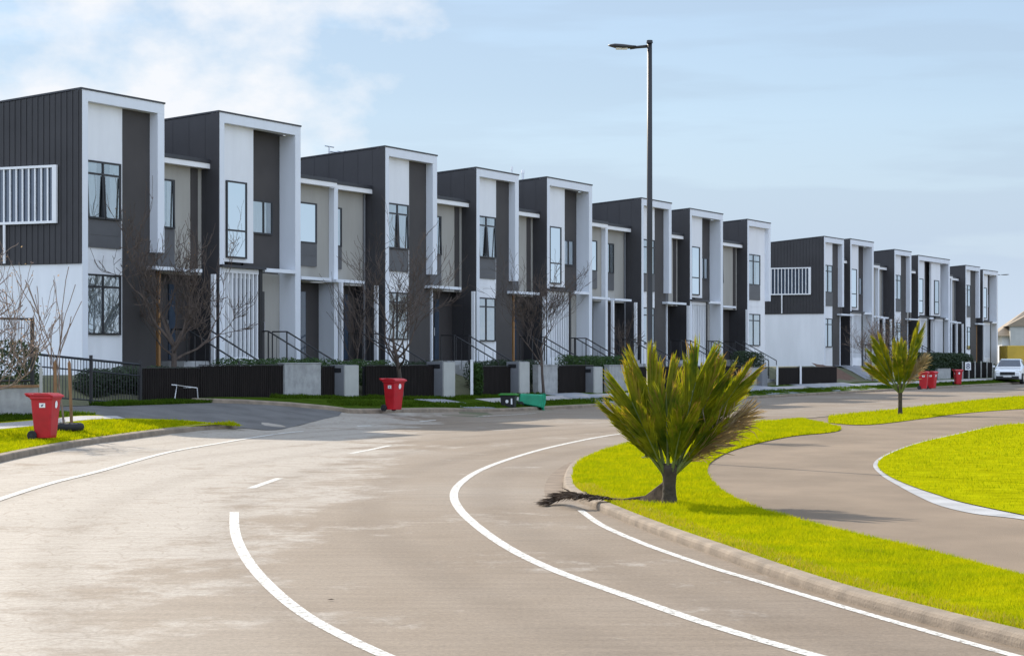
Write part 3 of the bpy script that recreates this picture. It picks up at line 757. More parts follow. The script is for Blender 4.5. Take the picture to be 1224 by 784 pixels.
hs = []
hs.append(house(0, 'charcoal townhouse at the near left end of the row, white slatted window on its side', 'A', 4.0, 9.34, 0, 3.2, end=True, seed=1, cover=1, opn=.07))
hs.append(house(7.24, 'townhouse with white slatted bay, right behind the biggest bare tree', 'B', 4.85, 9.45, 0, 3.25, fin=True, seed=2, rails=True))
hs.append(house(18.4, 'townhouse with an aerial on its roof, right behind the red bin on the verge', 'A', 4.0, 9.36, 3.5, 3.65, seed=3, lowc='gold_reflect', opn=.06))
hs.append(house(26.1, 'narrow fronted townhouse between the aerial roofed one and the one with two roof poles', 'A', 3.85, 9.22, 0, 3.1, seed=4, lowc='gold_reflect', opn=.09))
hs.append(house(33.1, 'townhouse with two thin roof poles, behind the slender tree and tipped green bin', 'B', 4.75, 9.38, 0, 2.95, fin=True, seed=5))
hs.append(house(44.3, 'townhouse whose front stands right behind the tall street lamp pole', 'A', 3.85, 9.26, 3.2, 2.9, seed=6, cover=.8))
hs.append(house(51.1, 'townhouse just right of the street lamp, seen above the large palm', 'B', 4.75, 9.2, 0, 4.4, seed=7))
hs.append(house(60.3, 'last townhouse of the near block, timber door and one wide white panel', 'A', 3.85, 9.2, 0, 0, dark=False, seed=8, cover=.6, lowc='gold_reflect'))
hs.append(house(75.1, 'first townhouse of the far block, white lower wall and screened side window', 'A', 3.75, 9.05, 0, 2.2, ang=27, end=True, seed=9, deep=11, rails=False))
hs.append(house(81.0, 'far block townhouse directly right of the one with the white lower wall', 'B', 4.75, 9.2, 0, 2.9, ang=27, fin=True, seed=10))
hs.append(house(92.1, 'far block townhouse behind the small palm and the brown twiggy tree', 'A', 3.9, 9.05, 3.2, 2.7, ang=27, seed=11))
hs.append(house(98.8, 'widest far townhouse with two slatted bays behind the dark bushes', 'B', 8.0, 8.95, 0, 2.6, ang=27, dbl=True, fin=True, seed=12, rails=False))
hs.append(house(114.0, 'far townhouse second from the right end of the row', 'A', 4.2, 8.85, 3.2, 1.9, ang=27, seed=13, rails=False))
hs.append(house(120.3, 'furthest townhouse at the right end of the row, above the white car', 'B', 4.6, 8.75, 0, 0, ang=27, seed=14, rails=False))
# roof fittings
def on_house(Hn, x, y, z): return Hn.matrix_world @ Vector((x, y, z)) if False else Vector(Hn.location) + Matrix.Rotation(Hn.rotation_euler.z, 3, 'Z') @ Vector((x, y, z))
def aerial(Hn, x, y, z):
    p = on_house(Hn, x, y, z); t = empty('roof_aerial', p, Hn.rotation_euler.z)
    tag(t, 'small metal aerial with a cross bar on the third townhouse roof', 'aerial')
    a = MB(); a.tube([(0, 0, -.15), (0, 0, .5)], .03, 6); a.build('mast', M['chrome'], t)
    a = MB(); a.tube([(0, 0, .28), (.1, -1.6, .22)], .025, 6)
    for k in range(5): a.tube([(-.25, -.2 - .3 * k, .27), (.3, -.2 - .3 * k, .27)], .012, 4)
    a.tube([(-.3, 0, .48), (.35, 0, .48)], .02, 4); a.build('boom', M['chrome'], t)
aerial(hs[2], 1.0, 2.9, 9.1)
def vent_pipe(p, hgt, r, label):
    t = empty('vent_pipe', p); tag(t, label, 'vent pipe')
    a = MB(); a.tube([(0, 0, -.3), (0, 0, hgt)], r, 8); a.build('pipe', M['chrome'], t)
    a = MB(); a.tube([(0, 0, hgt - .08), (0, 0, hgt + .06)], [r * 1.7, r * 1.3], 8); a.build('cowl', M['fascia'], t)
vent_pipe(on_house(hs[0], 5.0, 2.0, 7.98), .35, .05, 'short pale vent pipe on the low link roof beside the first townhouse')
vent_pipe(on_house(hs[4], 1.2, 2.2, 9.2), .75, .03, 'left thin roof pole on the fifth townhouse')
vent_pipe(on_house(hs[4], 2.3, 2.2, 9.2), .7, .05, 'right and thicker roof pole on the fifth townhouse')

# ------------------------------------------------------------------ fences, walls, letterboxes, hedges
E0 = 2.6
def gz(p): return h(p.x, p.y)
def board_fence(pa, pb, ytop, label, e=E0, m='fence', gap=.03, rail=True):
    s0, s1 = row_s(pa, e), row_s(pb, e); p = row(s0, e); q = row(s1, e); ln = s1 - s0
    zt = EYE - (ytop - 428) * ((p.y + q.y) / 2) / 2600; zb = min(gz(p), gz(q)) + K
    t = empty('board_fence', (p.x, p.y, 0), R(90) - RA); tag(t, label, 'fence', 'dark board fences before the houses')
    b = MB(); w = .11; n = max(2, int(ln / w)); w = ln / n
    for i in range(n): b.box(i * w + gap / 2, (i + 1) * w - gap / 2, -.02, .0, zb - .25, zt - random.Random(i).random() * .01)
    b.box(0, ln, .002, .04, zb + .1, zb + .18); b.box(0, ln, .002, .04, zt - .18, zt - .1)
    b.build('board_panel', M[m], t)
    c = MB(); c.box(0, ln, -.035, .045, zt + .002, zt + .03); c.build('capping_rail', M['black'], t)
    for k in range(int(ln / 2) + 1):
        x = min(ln - .08, k * 2.0); c = MB(); c.box(x, x + .08, .042, .12, zb - .3, zt - .01); c.build('post', M['black'], t)
    return t
def block_wall(pa, pb, ytop, label, e=E0, th=.22):
    s0, s1 = row_s(pa, e), row_s(pb, e); p = row(s0, e); q = row(s1, e); ln = s1 - s0
    zt = EYE - (ytop - 428) * ((p.y + q.y) / 2) / 2600; zb = gz(p)
    t = empty('block_wall', (p.x, p.y, 0), R(90) - RA); tag(t, label, 'wall', 'low concrete walls before the houses')
    b = MB(); b.box(0, ln, -.02, th, zb - .3, zt); b.build('wall', M['block'], t, bevel=.012)
    b = MB(); b.box(-.012, ln + .012, -.035, th + .015, zt + .001, zt + .035); b.build('coping', M['block'], t, bevel=.008)
    return t
def letterbox(pa, pb, ytop, label, e=E0 + .35, pale=True, wide=.5):
    s0 = row_s(pa, e); p = row(s0, e - .0)
    zt = EYE - (ytop - 428) * p.y / 2600; zb = gz(p) + K
    t = empty('letterbox_pillar', (p.x, p.y, 0), R(90) - RA); tag(t, label, 'letterbox', 'letterbox pillars before the houses')
    L_ = row_s(pb, e) - s0; L_ = max(.3, min(L_, .9))
    b = MB(); b.box(0, L_, 0, wide, zb - .3, zt); b.build('pillar', M['letter'], t, bevel=.01)
    if pale: 
        b = MB(); b.box(.0, L_, -.05, -.002, zb - .3, zt - .02); b.build('front_slab', M['letter_pale'], t)
    b = MB(); b.box(-.012, .02, .10, wide - .08, zt - .24, zt - .10); b.build('mail_slot', M['black'], t)
    return t
def leafmass(mb, c, sx, sy, sz, n, size, rng, M3=None):
    for _ in range(n):
        while True:
            u = Vector((rng.uniform(-1, 1), rng.uniform(-1, 1), rng.uniform(-1, 1)))
            if abs(u.x) ** 4 + abs(u.y) ** 4 + abs(u.z) ** 4 < 1: break
        if u.length < .5 and rng.random() < .7: u = u.normalized() * rng.uniform(.7, 1)
        p = Vector((c[0] + u.x * sx, c[1] + u.y * sy, c[2] + u.z * sz))
        a = Vector((rng.gauss(0, 1), rng.gauss(0, 1), rng.gauss(0, 1))).normalized(); b = a.orthogonal().normalized()
        l = size * rng.uniform(.6, 1.3)
        mb.add([p - a * l, p + b * l * .45, p + a * l, p - b * l * .45], [(0, 1, 2, 3)])
def hedge(pa, pb, ytop, label, e=1.9, m='hedge', dep=.4, zbase=None, seed=0, leaf=.045, dens=420):
    rng = random.Random(seed); s0, s1 = row_s(pa, e), row_s(pb, e); p = row(s0, e); q = row(s1, e); ln = s1 - s0
    zt = EYE - (ytop - 428) * ((p.y + q.y) / 2) / 2600; zb = zbase if zbase is not None else gz(p)
    t = empty('hedge', (p.x, p.y, 0), R(90) - RA); tag(t, label, 'hedge', 'clipped hedges before the houses')
    f = MB(); hz = (zt - zb) / 2
    n = max(2, int(ln / .8))
    for i in range(n):
        leafmass(f, ((i + .5) * ln / n, 0, zb + hz + rng.uniform(-.05, .02)), ln / n * .62, dep, hz * rng.uniform(.95, 1.06), int(dens * 4 * max(.5, zt - zb)), leaf, rng)
    f.build('foliage', M[m], t)
    b = MB()
    for i in range(n): b.tube([((i + .5) * ln / n, 0, zb - .1), ((i + .5) * ln / n + rng.uniform(-.1, .1), 0, zb + hz)], .025, 5)
    b.build('stems', M['bark'], t)
    return t
# from left to right
board_fence(170, 238, 440, 'dark board fence behind the small white goal frame')
board_fence(239, 338, 437, 'longest dark board fence, left of the big pale concrete wall')
block_wall(340, 383, 435, 'pale concrete wall beside the longest dark fence, left of two letterboxes', E0 + .05)
board_fence(384, 411, 438, 'short dark fence between the pale concrete wall and the first letterbox')
letterbox(411, 432, 436, 'grey letterbox pillar left of the red bin on the verge')
board_fence(437, 529, 437, 'dark fence right behind the red bin on the far verge')
letterbox(529, 553, 432, 'wide grey letterbox pillar with a white edge, right of the verge red bin', wide=.62)
board_fence(572, 620, 438, 'dark fence above the black crate with green lid')
letterbox(620, 640, 432, 'grey letterbox pillar behind the tipped green bin')
block_wall(643, 666, 437, 'narrow pale concrete wall behind the slender tree', E0 + .05)
board_fence(667, 709, 437, 'dark fence between the slender tree and the large palm')
letterbox(709, 726, 438, 'grey letterbox pillar just left of the large palm')
block_wall(728, 756, 437, 'pale concrete wall partly hidden by the left fronds of the large palm', E0 + .05)
board_fence(757, 885, 438, 'dark fence hidden behind the large palm')
block_wall(890, 909, 440, 'pale concrete wall showing right of the large palm crown', E0 + .05)
letterbox(911, 925, 441, 'dark grey letterbox pillar right of the large palm', pale=False)
board_fence(930, 1000, 439, 'dark fence before the white lower wall of the far block')
def post(px, e, ytop, label, m='fascia'):
    p = row(row_s(px, e), e); zt = EYE - (ytop - 428) * p.y / 2600
    t = MB(); zb = gz(p); t.box(p.x - .05, p.x + .05, p.y - .05, p.y + .05, zb - .2, zt); t.box(p.x - .06, p.x + .06, p.y - .06, p.y + .06, zt + .001, zt + .03)
    o = t.build('gate_post', M[m]); tag(o, label, 'post', 'pale gate posts before the houses')
post(564, E0 + .1, 431, 'tall white post beside the wide letterbox pillar')
post(929, E0 + .1, 437, 'white post beside the dark letterbox right of the large palm')
post(957, E0 + .1, 437, 'white post in the middle of the fence before the far white wall')
hedge(262, 380, 427, 'bright green hedge over the longest dark fence', 1.9, seed=1, zbase=.9)
hedge(386, 466, 430, 'green hedge behind the first letterbox pillar', 1.9, seed=2, zbase=.9)
hedge(480, 530, 431, 'dark green hedge behind the fence right of the verge bin', 1.9, 'hedge_dark', seed=3, zbase=.8)
hedge(564, 640, 430, 'dark hedge over the fence above the black crate', 1.9, 'hedge_dark', seed=4, zbase=.8)
hedge(672, 752, 424, 'green hedge over the fence left of the large palm', 1.9, seed=5, zbase=.9)
hedge(880, 908, 420, 'small dark hedge right of the large palm crown', 1.9, 'hedge_dark', seed=6, zbase=.9)
hedge(100, 238, 438, 'dark shaded shrubs behind the black picket railing', 1.6, 'hedge_dark', seed=7, zbase=.7, leaf=.06, dens=500)
hedge(1095, 1150, 422, 'dark bushes before the widest far townhouse', 2.0, 'hedge_dark', .9, .9, seed=8, leaf=.08, dens=300)
hedge(1140, 1183, 433, 'low green bushes left of the white car', 2.4, 'hedge_dark', .5, .6, seed=9, leaf=.07, dens=300)
hedge(566, 573, 433, 'narrow upright green shrub beside the white post', 2.75, 'hedge', .18, .45, seed=10)
block_wall(1121, 1136, 441, 'low concrete wall among the far dark bushes', E0 + .3)
# black picket railing before the first house, falling to the right
def picket(pa, ya, pb, yb, e, label, z_drop=1.05):
    s0, s1 = row_s(pa, e), row_s(pb, e); p = row(s0, e); q = row(s1, e); ln = s1 - s0
    za = EYE - (ya - 428) * p.y / 2600; zb_ = EYE - (yb - 428) * q.y / 2600
    t = empty('picket_railing', (p.x, p.y, 0), R(90) - RA); tag(t, label, 'railing')
    zz = lambda x: za + (zb_ - za) * x / ln
    r = MB(); r.tube([(0, 0, za), (ln, 0, zb_)], .035, 6); r.tube([(0, 0, za - .3), (ln, 0, zb_ - .3)], .02, 6); r.tube([(0, 0, za - z_drop), (ln, 0, zb_ - z_drop)], .02, 6); r.build('rails', M['black'], t)
    k = MB(); n = int(ln / .13)
    for i in range(n + 1): x = ln * i / n; k.tube([(x, 0, zz(x) - z_drop), (x, 0, zz(x) - .02)], .012, 4)
    k.build('pickets', M['black'], t)
    for x in (0, ln * .55, ln): 
        k = MB(); k.tube([(x, 0, zz(x) - z_drop - .4), (x, 0, zz(x) + .12)], .045, 6); k.build('post', M['black'], t)
picket(30, 422, 168, 436, 2.7, 'black picket railing before the white end wall of the first townhouse')
# retaining wall, tall black frame fence and bush at the left edge
def rwall():
    a = at(46, 497, K); b_ = at(-90, 500, K)
    t = empty('retaining_wall', (a.x, a.y, 0), math.atan2(b_.y - a.y, b_.x - a.x)); tag(t, 'grey concrete retaining wall at the left edge behind the near red bin', 'wall')
    ln = (b_ - a).length; z0 = h(a.x, a.y); zt = EYE - 35 * a.y / 2600
    w = MB(); w.box(0, ln, -.2, 0, z0 - .3, zt); w.build('wall', M['block'], t, bevel=.01)
    w = MB(); w.box(-.02, ln, -.23, .03, zt + .001, zt + .06); w.build('coping', M['stake'], t)
    f = empty('frame_fence', (a.x, a.y, zt + .06), t.rotation_euler.z); tag(f, 'tall black post and rail fence on the left retaining wall', 'fence')
    hh = 1.55
    w = MB(); w.tube([(.1, -.1, 0), (.1, -.1, hh)], .05, 6); w.build('post', M['black'], f)
    w = MB(); w.tube([(.1, -.1, hh - .03), (ln, -.1, hh - .05)], .03, 6); w.tube([(.1, -.1, .1), (ln, -.1, .1)], .025, 6); w.build('rails', M['black'], f)
    w = MB(); n = 30
    for i in range(n): x = .25 + (ln - .3) * i / n; w.tube([(x, -.1, .1), (x, -.1, hh - .05)], .008, 4)
    w.build('bars', M['black'], f)
    rng = random.Random(5); s = empty('shrub', (a.x, a.y, zt)); tag(s, 'olive green shrub behind the tall black fence at the left edge', 'shrub')
    fb = MB(); leafmass(fb, (-1.05, .75, .45), .95, .5, .65, 1500, .06, rng); leafmass(fb, (-2.4, .8, .5), 1.0, .5, .8, 1200, .06, rng); fb.build('foliage', M['hedge_dark'], s)
    sb = MB()
    for k in range(5): sb.tube([(-.5 - k * .5, .7, -.6), (-.6 - k * .5, .75, .4)], .02, 5)
    sb.build('stems', M['bark'], s)
rwall()
# small white goal frame against the fence
def goal():
    p = at(173, 476, .02); z = EYE - (476 - 428) * p.y / 2600
    t = empty('goal_frame', (p.x, p.y, z), R(4)); tag(t, 'small tilted white goal frame standing against the dark fence', 'goal')
    w = MB(); w.tube([(0, 0, 0), (.06, .02, .43), (.88, .0, .36), (.82, -.05, -.04)], .018, 6); w.build('front_frame', M['fascia'], t)
    w = MB(); w.tube([(.06, .02, .43), (.3, .55, .30), (1.4, .5, .28), (.88, 0, .36)], .013, 6); w.tube([(1.4, .5, .28), (1.42, .5, -.02)], .013, 6); w.build('rear_frame', M['chrome'], t)
    n_ = MB()
    for i in range(9): x = .05 + .8 * i / 8; n_.tube([(x, .02, .42 - .07 * i / 8), (x + .25, .5, .02)], .003, 3)
    n_.build('net', M['fence'], t)
goal()

# ------------------------------------------------------------------ wheelie bins
def make_bin(mk='red', stickers=True):
    t = empty('wheelie_bin', (0, 0, 0))
    b = MB()
    zs = [(.05, -.17, .155, .165), (.10, -.185, .165, .17), (.50, -.215, .20, .20), (.82, -.235, .225, .225), (.83, -.255, .245, .245), (.885, -.255, .245, .245)]
    ring = lambda z, a, c, w: [(a + .03, -w, z), (c - .03, -w, z), (c, -w + .03, z), (c, w - .03, z), (c - .03, w, z), (a + .03, w, z), (a, w - .03, z), (a, -w + .03, z)]
    for q in zs: b.v += ring(*q)
    for i in range(len(zs) - 1):
        for k in range(8): b.f.append((i * 8 + k, i * 8 + (k + 1) % 8, i * 8 + 8 + (k + 1) % 8, i * 8 + 8 + k))
    b.f.append(tuple(range(7, -1, -1))); b.f.append(tuple(range(40, 48)))
    b.build('body', M[mk], t, bevel=.006)
    l = MB(); l.prism([(-.345, .915), (-.35, .945), (-.30, .955), (-.24, .925), (-.05, .955), (.16, .945), (.27, .905), (.285, .868), (.268, .866), (.25, .888), (-.22, .888), (-.28, .905)], -.258, .258)
    lid = l.build('lid', M[mk], t, bevel=.008)
    hd = MB(); hd.tube([(-.335, -.2, .90), (-.335, .2, .90)], .018, 8)
    for y in (-.2, .2): hd.tube([(-.23, y, .86), (-.335, y, .90)], .016, 6)
    hd.build('handle', M[mk], t)
    for s in (-1, 1):
        w = MB(); w.tube([(-.20, s * .19, .1), (-.20, s * .245, .1)], .1, 18); wh = w.build('wheel', M['wheel'], t, bevel=.008)
        c = MB(); c.tube([(-.20, s * .244, .1), (-.20, s * .253, .1)], .035, 10); c.build('hub', M['crate'], wh)
    a = MB(); a.tube([(-.2, -.2, .1), (-.2, .2, .1)], .014, 6); a.build('axle', M['chrome'], t)
    if not stickers: return t
    k = MB(); k.add([(-.04, -.2185, .66), (.09, -.2185, .66), (.09, -.2255, .75), (-.04, -.2255, .75)], [(0, 1, 2, 3)])
    st = k.build('sticker', M['sticker'], t)
    k = MB(); k.add([(.0, -.224, .685), (.025, -.224, .68), (.055, -.226, .72), (.045, -.227, .735), (.02, -.226, .71), (-.0, -.2265, .725)], [(0, 1, 2, 3, 4, 5)]); k.build('sticker_mark', M['ink'], st)
    k = MB(); c0 = (.222, 0, .72)
    k.add([(c0[0] + .004 * math.sin(a_) + .004, math.cos(a_) * .055, c0[2] + .075 * math.sin(a_)) for a_ in [2 * math.pi * i / 16 for i in range(16)]], [tuple(range(16))]); k.build('round_sticker', M['sticker'], t)
    return t
bin0 = make_bin()
bins = [((55, 526), -14, 'red wheelie bin in the sun on the near left verge beside the staked sapling'),
        ((471, 491.5), -38, 'red wheelie bin in the shade on the far verge before the third townhouse'),
        ((1104, 465.5), -20, 'left one of two red bins standing together right of the small palm'),
        ((1114, 465), -35, 'right one of two red bins standing together right of the small palm'),
        ((1145, 460), -80, 'lone small red bin by the low fence left of the white car')]
for i, ((px, py), rz, lab) in enumerate(bins):
    o = bin0 if i == 0 else copy_tree(bin0)
    p = at(px, py, K + .01); o.location = (p.x, p.y, K + .01 + h(p.x, p.y)); o.rotation_euler.z = R(rz)
    o.scale = (1.03,) * 3; tag(o, lab, 'bin', 'red wheelie bins put out along the road')

# black crate with a green lid, and a green sack
def crate():
    p = at(608, 486.5, K); t = empty('recycling_crate', (p.x, p.y, K + h(p.x, p.y)), R(-12)); tag(t, 'black recycling crate with a green lid on the grass beside the tipped green bin', 'crate')
    b = MB(); b.hexa([(-.23, -.16, 0), (.23, -.16, 0), (.23, .16, 0), (-.23, .16, 0), (-.26, -.19, .38), (.26, -.19, .38), (.26, .19, .38), (-.26, .19, .38)]); b.box(-.275, .275, -.205, .205, .381, .41); b.build('body', M['crate'], t, bevel=.015)
    b = MB(); b.box(-.31, .31, -.23, .23, .412, .45); b.box(-.26, .26, -.18, .18, .451, .475); b.build('lid', M['lid_green'], t, bevel=.012)
    b = MB(); b.add([(-.02 + .055 * math.cos(a), -.192, .2 + .06 * math.sin(a)) for a in [2 * math.pi * i / 14 for i in range(14)]], [tuple(range(14))]); b.build('label_sticker', M['sticker'], t)
    b = MB(); b.box(.12, .17, -.21, -.17, .1, .3); b.build('handle', M['sticker'], t)
crate()
def toppled_bin():
    p = at(632, 486.5, K); t = make_bin('green', False)
    m_ = Matrix.Rotation(R(8), 3, 'Z') @ Matrix.Rotation(R(97), 3, 'Y') @ Matrix.Rotation(R(180), 3, 'Z')
    t.rotation_euler = m_.to_euler(); d = m_ @ Vector((0, 0, .48))
    t.location = (p.x - d.x + .10, p.y - d.y + .5, K + h(p.x, p.y) + .31)
    tag(t, 'bright green bin lying tipped over at the foot of the slender tree', 'bin')
toppled_bin()

# ------------------------------------------------------------------ street lamp
def lamp(p, hgt, label, arm=.86, flip=-1, rz=0.0):
    t = empty('street_lamp', (p.x, p.y, h(p.x, p.y) + .1), rz); tag(t, label, 'street lamp')
    b = MB(); b.tube([(0, 0, -.05), (0, 0, .55), (0, 0, .56), (0, 0, hgt * .5), (0, 0, hgt)], [.085, .085, .055, .05, .042], 14); b.build('pole', M['black'], t, True)
    b = MB(); b.box(-.14, .14, -.14, .14, .0, .03); b.build('base_plate', M['black'], t)
    b = MB(); b.tube([(0, 0, hgt), (0, 0, hgt + .05)], [.058, .05], 12); b.build('pole_cap', M['black'], t)
    b = MB(); b.tube([(0, 0, hgt - .05), (flip * .22, 0, hgt - .07), (flip * .34, 0, hgt - .09)], [.028, .025, .022], 10); b.build('arm', M['black'], t, True)
    b = MB()
    sec = [(.28, .03, -.085, .012), (.38, .07, -.10, .03), (.55, .10, -.10, .045), (.72, .10, -.085, .04), (.82, .06, -.075, .02), (.86, .015, -.072, .008)]
    for x, w, zc, th in sec:
        for a in range(10):
            an = 2 * math.pi * a / 10; b.v.append((flip * x * arm / .86, math.cos(an) * w, hgt + zc + .03 + math.sin(an) * th * (1.2 if math.sin(an) > 0 else .7)))
    for i in range(len(sec) - 1):
        for k in range(10): b.f.append((i * 10 + k, i * 10 + (k + 1) % 10, i * 10 + 10 + (k + 1) % 10, i * 10 + 10 + k))
    b.f.append(tuple(range(10))); b.f.append(tuple(range((len(sec) - 1) * 10, len(sec) * 10)))
    hd = b.build('lamp_head', M['black'], t, True)
    b = MB(); ka = arm / .86; b.box(min(flip * .46 * ka, flip * .70 * ka), max(flip * .46 * ka, flip * .70 * ka), -.06, .06, hgt - .104, hgt - .085); b.build('lens', M['lamp_lens'], hd)
    return t
lp = at(776.5, 549, KI)
lamp(lp, EYE + 376 * lp.y / 2600 - .1, 'tall black street lamp on the island behind the large palm', arm=.72)
p2 = Vector((1191 - 612, 0)) / 2600 * 185; lamp(Vector((p2.x, 185)), EYE + 80 * 185 / 2600, 'distant street lamp whose arm shows past the last townhouse', 1.1, 1)

# ------------------------------------------------------------------ palms
def make_frond(mb_l, mb_r, tips, az, tilt, L_, width, bend, rng, dead=False, roll=0.0, pairs=96):
    d = Vector((math.cos(az), math.sin(az), 0)); side0 = Vector((-math.sin(az), math.cos(az), 0))
    pts = []; p = d * .05; n = 14
    for i in range(n + 1):
        pts.append(p.copy()); ang2 = tilt + bend * (i / n) ** 2
        p = p + (d * math.sin(ang2) + Vector((0, 0, math.cos(ang2)))) * L_ / n
    mb_r.tube(pts, [.024 * (1 - .8 * i / n) + .003 for i in range(n + 1)], 5)
    for i in range(pairs):
        t = .24 + .76 * i / (pairs - 1); f = t * n; k = min(n - 1, int(f)); q = pts[k].lerp(pts[k + 1], f - k)
        tan = (pts[k + 1] - pts[k]).normalized()
        side = Matrix.Rotation(roll * min(1, t * 2), 3, tan) @ side0
        nor = tan.cross(side).normalized()
        ln = width * (.42 + .62 * math.sin(math.pi * min(1, t * .72 + .06))) * rng.uniform(.93, 1.04) * (1 if rng.random() > .12 else rng.uniform(.55, .9))
        for s in (-1, 1):
            a = R(rng.gauss(17, 2.2)) * (1.25 - .45 * t)
            dr = (tan * math.cos(a) + side * s * math.sin(a) + nor * rng.uniform(-.10, -.02)).normalized()
            if dead: dr = (dr + Vector((rng.gauss(0, .25), rng.gauss(0, .25), rng.gauss(-.1, .2)))).normalized()
            w = dr.cross(nor).normalized() * .0078 * rng.uniform(.75, 1.35)
            tw = nor * rng.uniform(-.003, .003); dp = rng.uniform(0, .12) * (1 if rng.random() < .16 else .18)
            m1 = q + dr * ln * .35 - nor * .012; m2 = q + dr * ln * .8 - nor * .012 + Vector((0, 0, -dp * .35)) + side * s * dp * .2; e = q + dr * ln + Vector((rng.gauss(0, .012), rng.gauss(0, .012), -dp)) + side * s * dp * .5
            mb_l.add([q - w * .4, q + w * .4, m1 + w + tw, m1 - w - tw, m2 + w * .9 - tw, m2 - w * .9 + tw, e], [(0, 1, 2, 3), (3, 2, 4, 5), (5, 4, 6)])
            tb = rng.random(); tipv = 1.0 if tb < (.10 + .16 * t) * (2.6 if tilt > R(39) else 1) else .05
            b0 = 0.0 if not dead else .3
            tips += [b0, b0, b0, b0, tipv * .45, tipv * .45, tipv]
def palm(p, z, label, fronds, trunk_h, trunk_r, seed, scale=1.0, lean=(0, 0)):
    rng = random.Random(seed); t = empty('palm_tree', (p.x, p.y, z)); tag(t, label, 'palm', 'palms planted round the island')
    b = MB(); prof = [(0, 1.25), (.06, 1.1), (.25, .95), (.5, .9), (.75, .95), (.9, 1.15), (1.0, 1.25), (1.12, .9)]
    b.tube([(lean[0] * q, lean[1] * q, trunk_h * q - (.03 if q == 0 else 0)) for q, _ in prof], [trunk_r * r_ for _, r_ in prof], 14)
    for v in range(len(b.v)):
        x, y, zz = b.v[v]; j = 1 + .12 * noise.noise(Vector((x * 20, y * 20, zz * 25))); b.v[v] = (x * j, y * j, zz)
    b.build('trunk', M['palm_trunk'], t, True)
    for (az, tilt, L_, wd, bend, dead, *roll) in fronds:
        l = MB(); r = MB(); tips = []
        make_frond(l, r, tips, R(az), R(tilt), L_ * scale, wd * scale, R(bend), rng, dead, R(roll[0]) if roll else 0.0)
        o = l.build('frond', M['palm_dead' if dead else 'palm'], t)
        o.location = (lean[0], lean[1], trunk_h * .8)
        at_ = o.data.attributes.new('tip', 'FLOAT', 'POINT'); at_.data.foreach_set('value', tips)
        rb = r.build('frond_rib', M['palm_rib'], o)
    return t
bp = at(800, 603, KI)
# azimuth: 0 = right, 90 = away, 180 = left, 270 = towards the viewer
big = [(186, 38, .92, .42, 4, False, 30), (180, 24, .96, .66, 1, False, 66), (188, 11, 1.08, .74, 1, False, 66), (352, 13, 1.14, .74, 1, False, -66),
       (2, 24, 1.10, .62, 1, False, -60), (356, 35, 1.32, .54, 2, False, -50), (356, 45, 1.05, .44, 8, True, -40), (20, 52, 1.02, .38, 10, True, -40),
       (255, 9, .66, .62, 2, False, 6), (292, 24, .60, .55, 3, False, -10), (100, 6, 1.0, .66, 2, False, 0), (215, 30, .66, .5, 3, False, 30), (335, 38, .66, .46, 4, False, -30)]
palm(bp, KI, 'large shuttlecock palm with yellow green fronds at the nose of the grass island', big, .44, .088, 7)
mp_ = at(849, 527, KI)
mid = [(a, tl, L_, w, b_, d) for a, tl, L_, w, b_, d in [(180, 28, 1.0, .4, 5, False), (60, 15, 1.2, .42, 4, False), (0, 18, 1.2, .42, 5, False), (20, 34, 1.15, .4, 10, True), (340, 30, 1.2, .4, 8, True), (300, 14, 1.1, .4, 4, False), (110, 20, 1.1, .4, 6, False)]]
palm(mp_, KI, 'smaller palm half hidden behind the right side of the large palm', mid, .5, .07, 9)
sp_ = at(1076, 495, KI)
sm_f = [(186, 32, 1.30, .62, 3, False, 60), (178, 21, 1.55, .66, 2, False, 65), (192, 50, 1.15, .5, 6, False, 50), (4, 15, 1.85, .70, 2, False, -65), (352, 30, 1.15, .50, 5, True, -55), (270, 6, 1.2, .60, 2, False, 0), (90, 10, 1.35, .62, 3, False, 0), (250, 24, .9, .5, 4, False, 10), (300, 24, .95, .5, 4, False, -10)]
palm(sp_, KI, 'small slim palm alone on the far grass strip to the right', sm_f, .85, .07, 11)
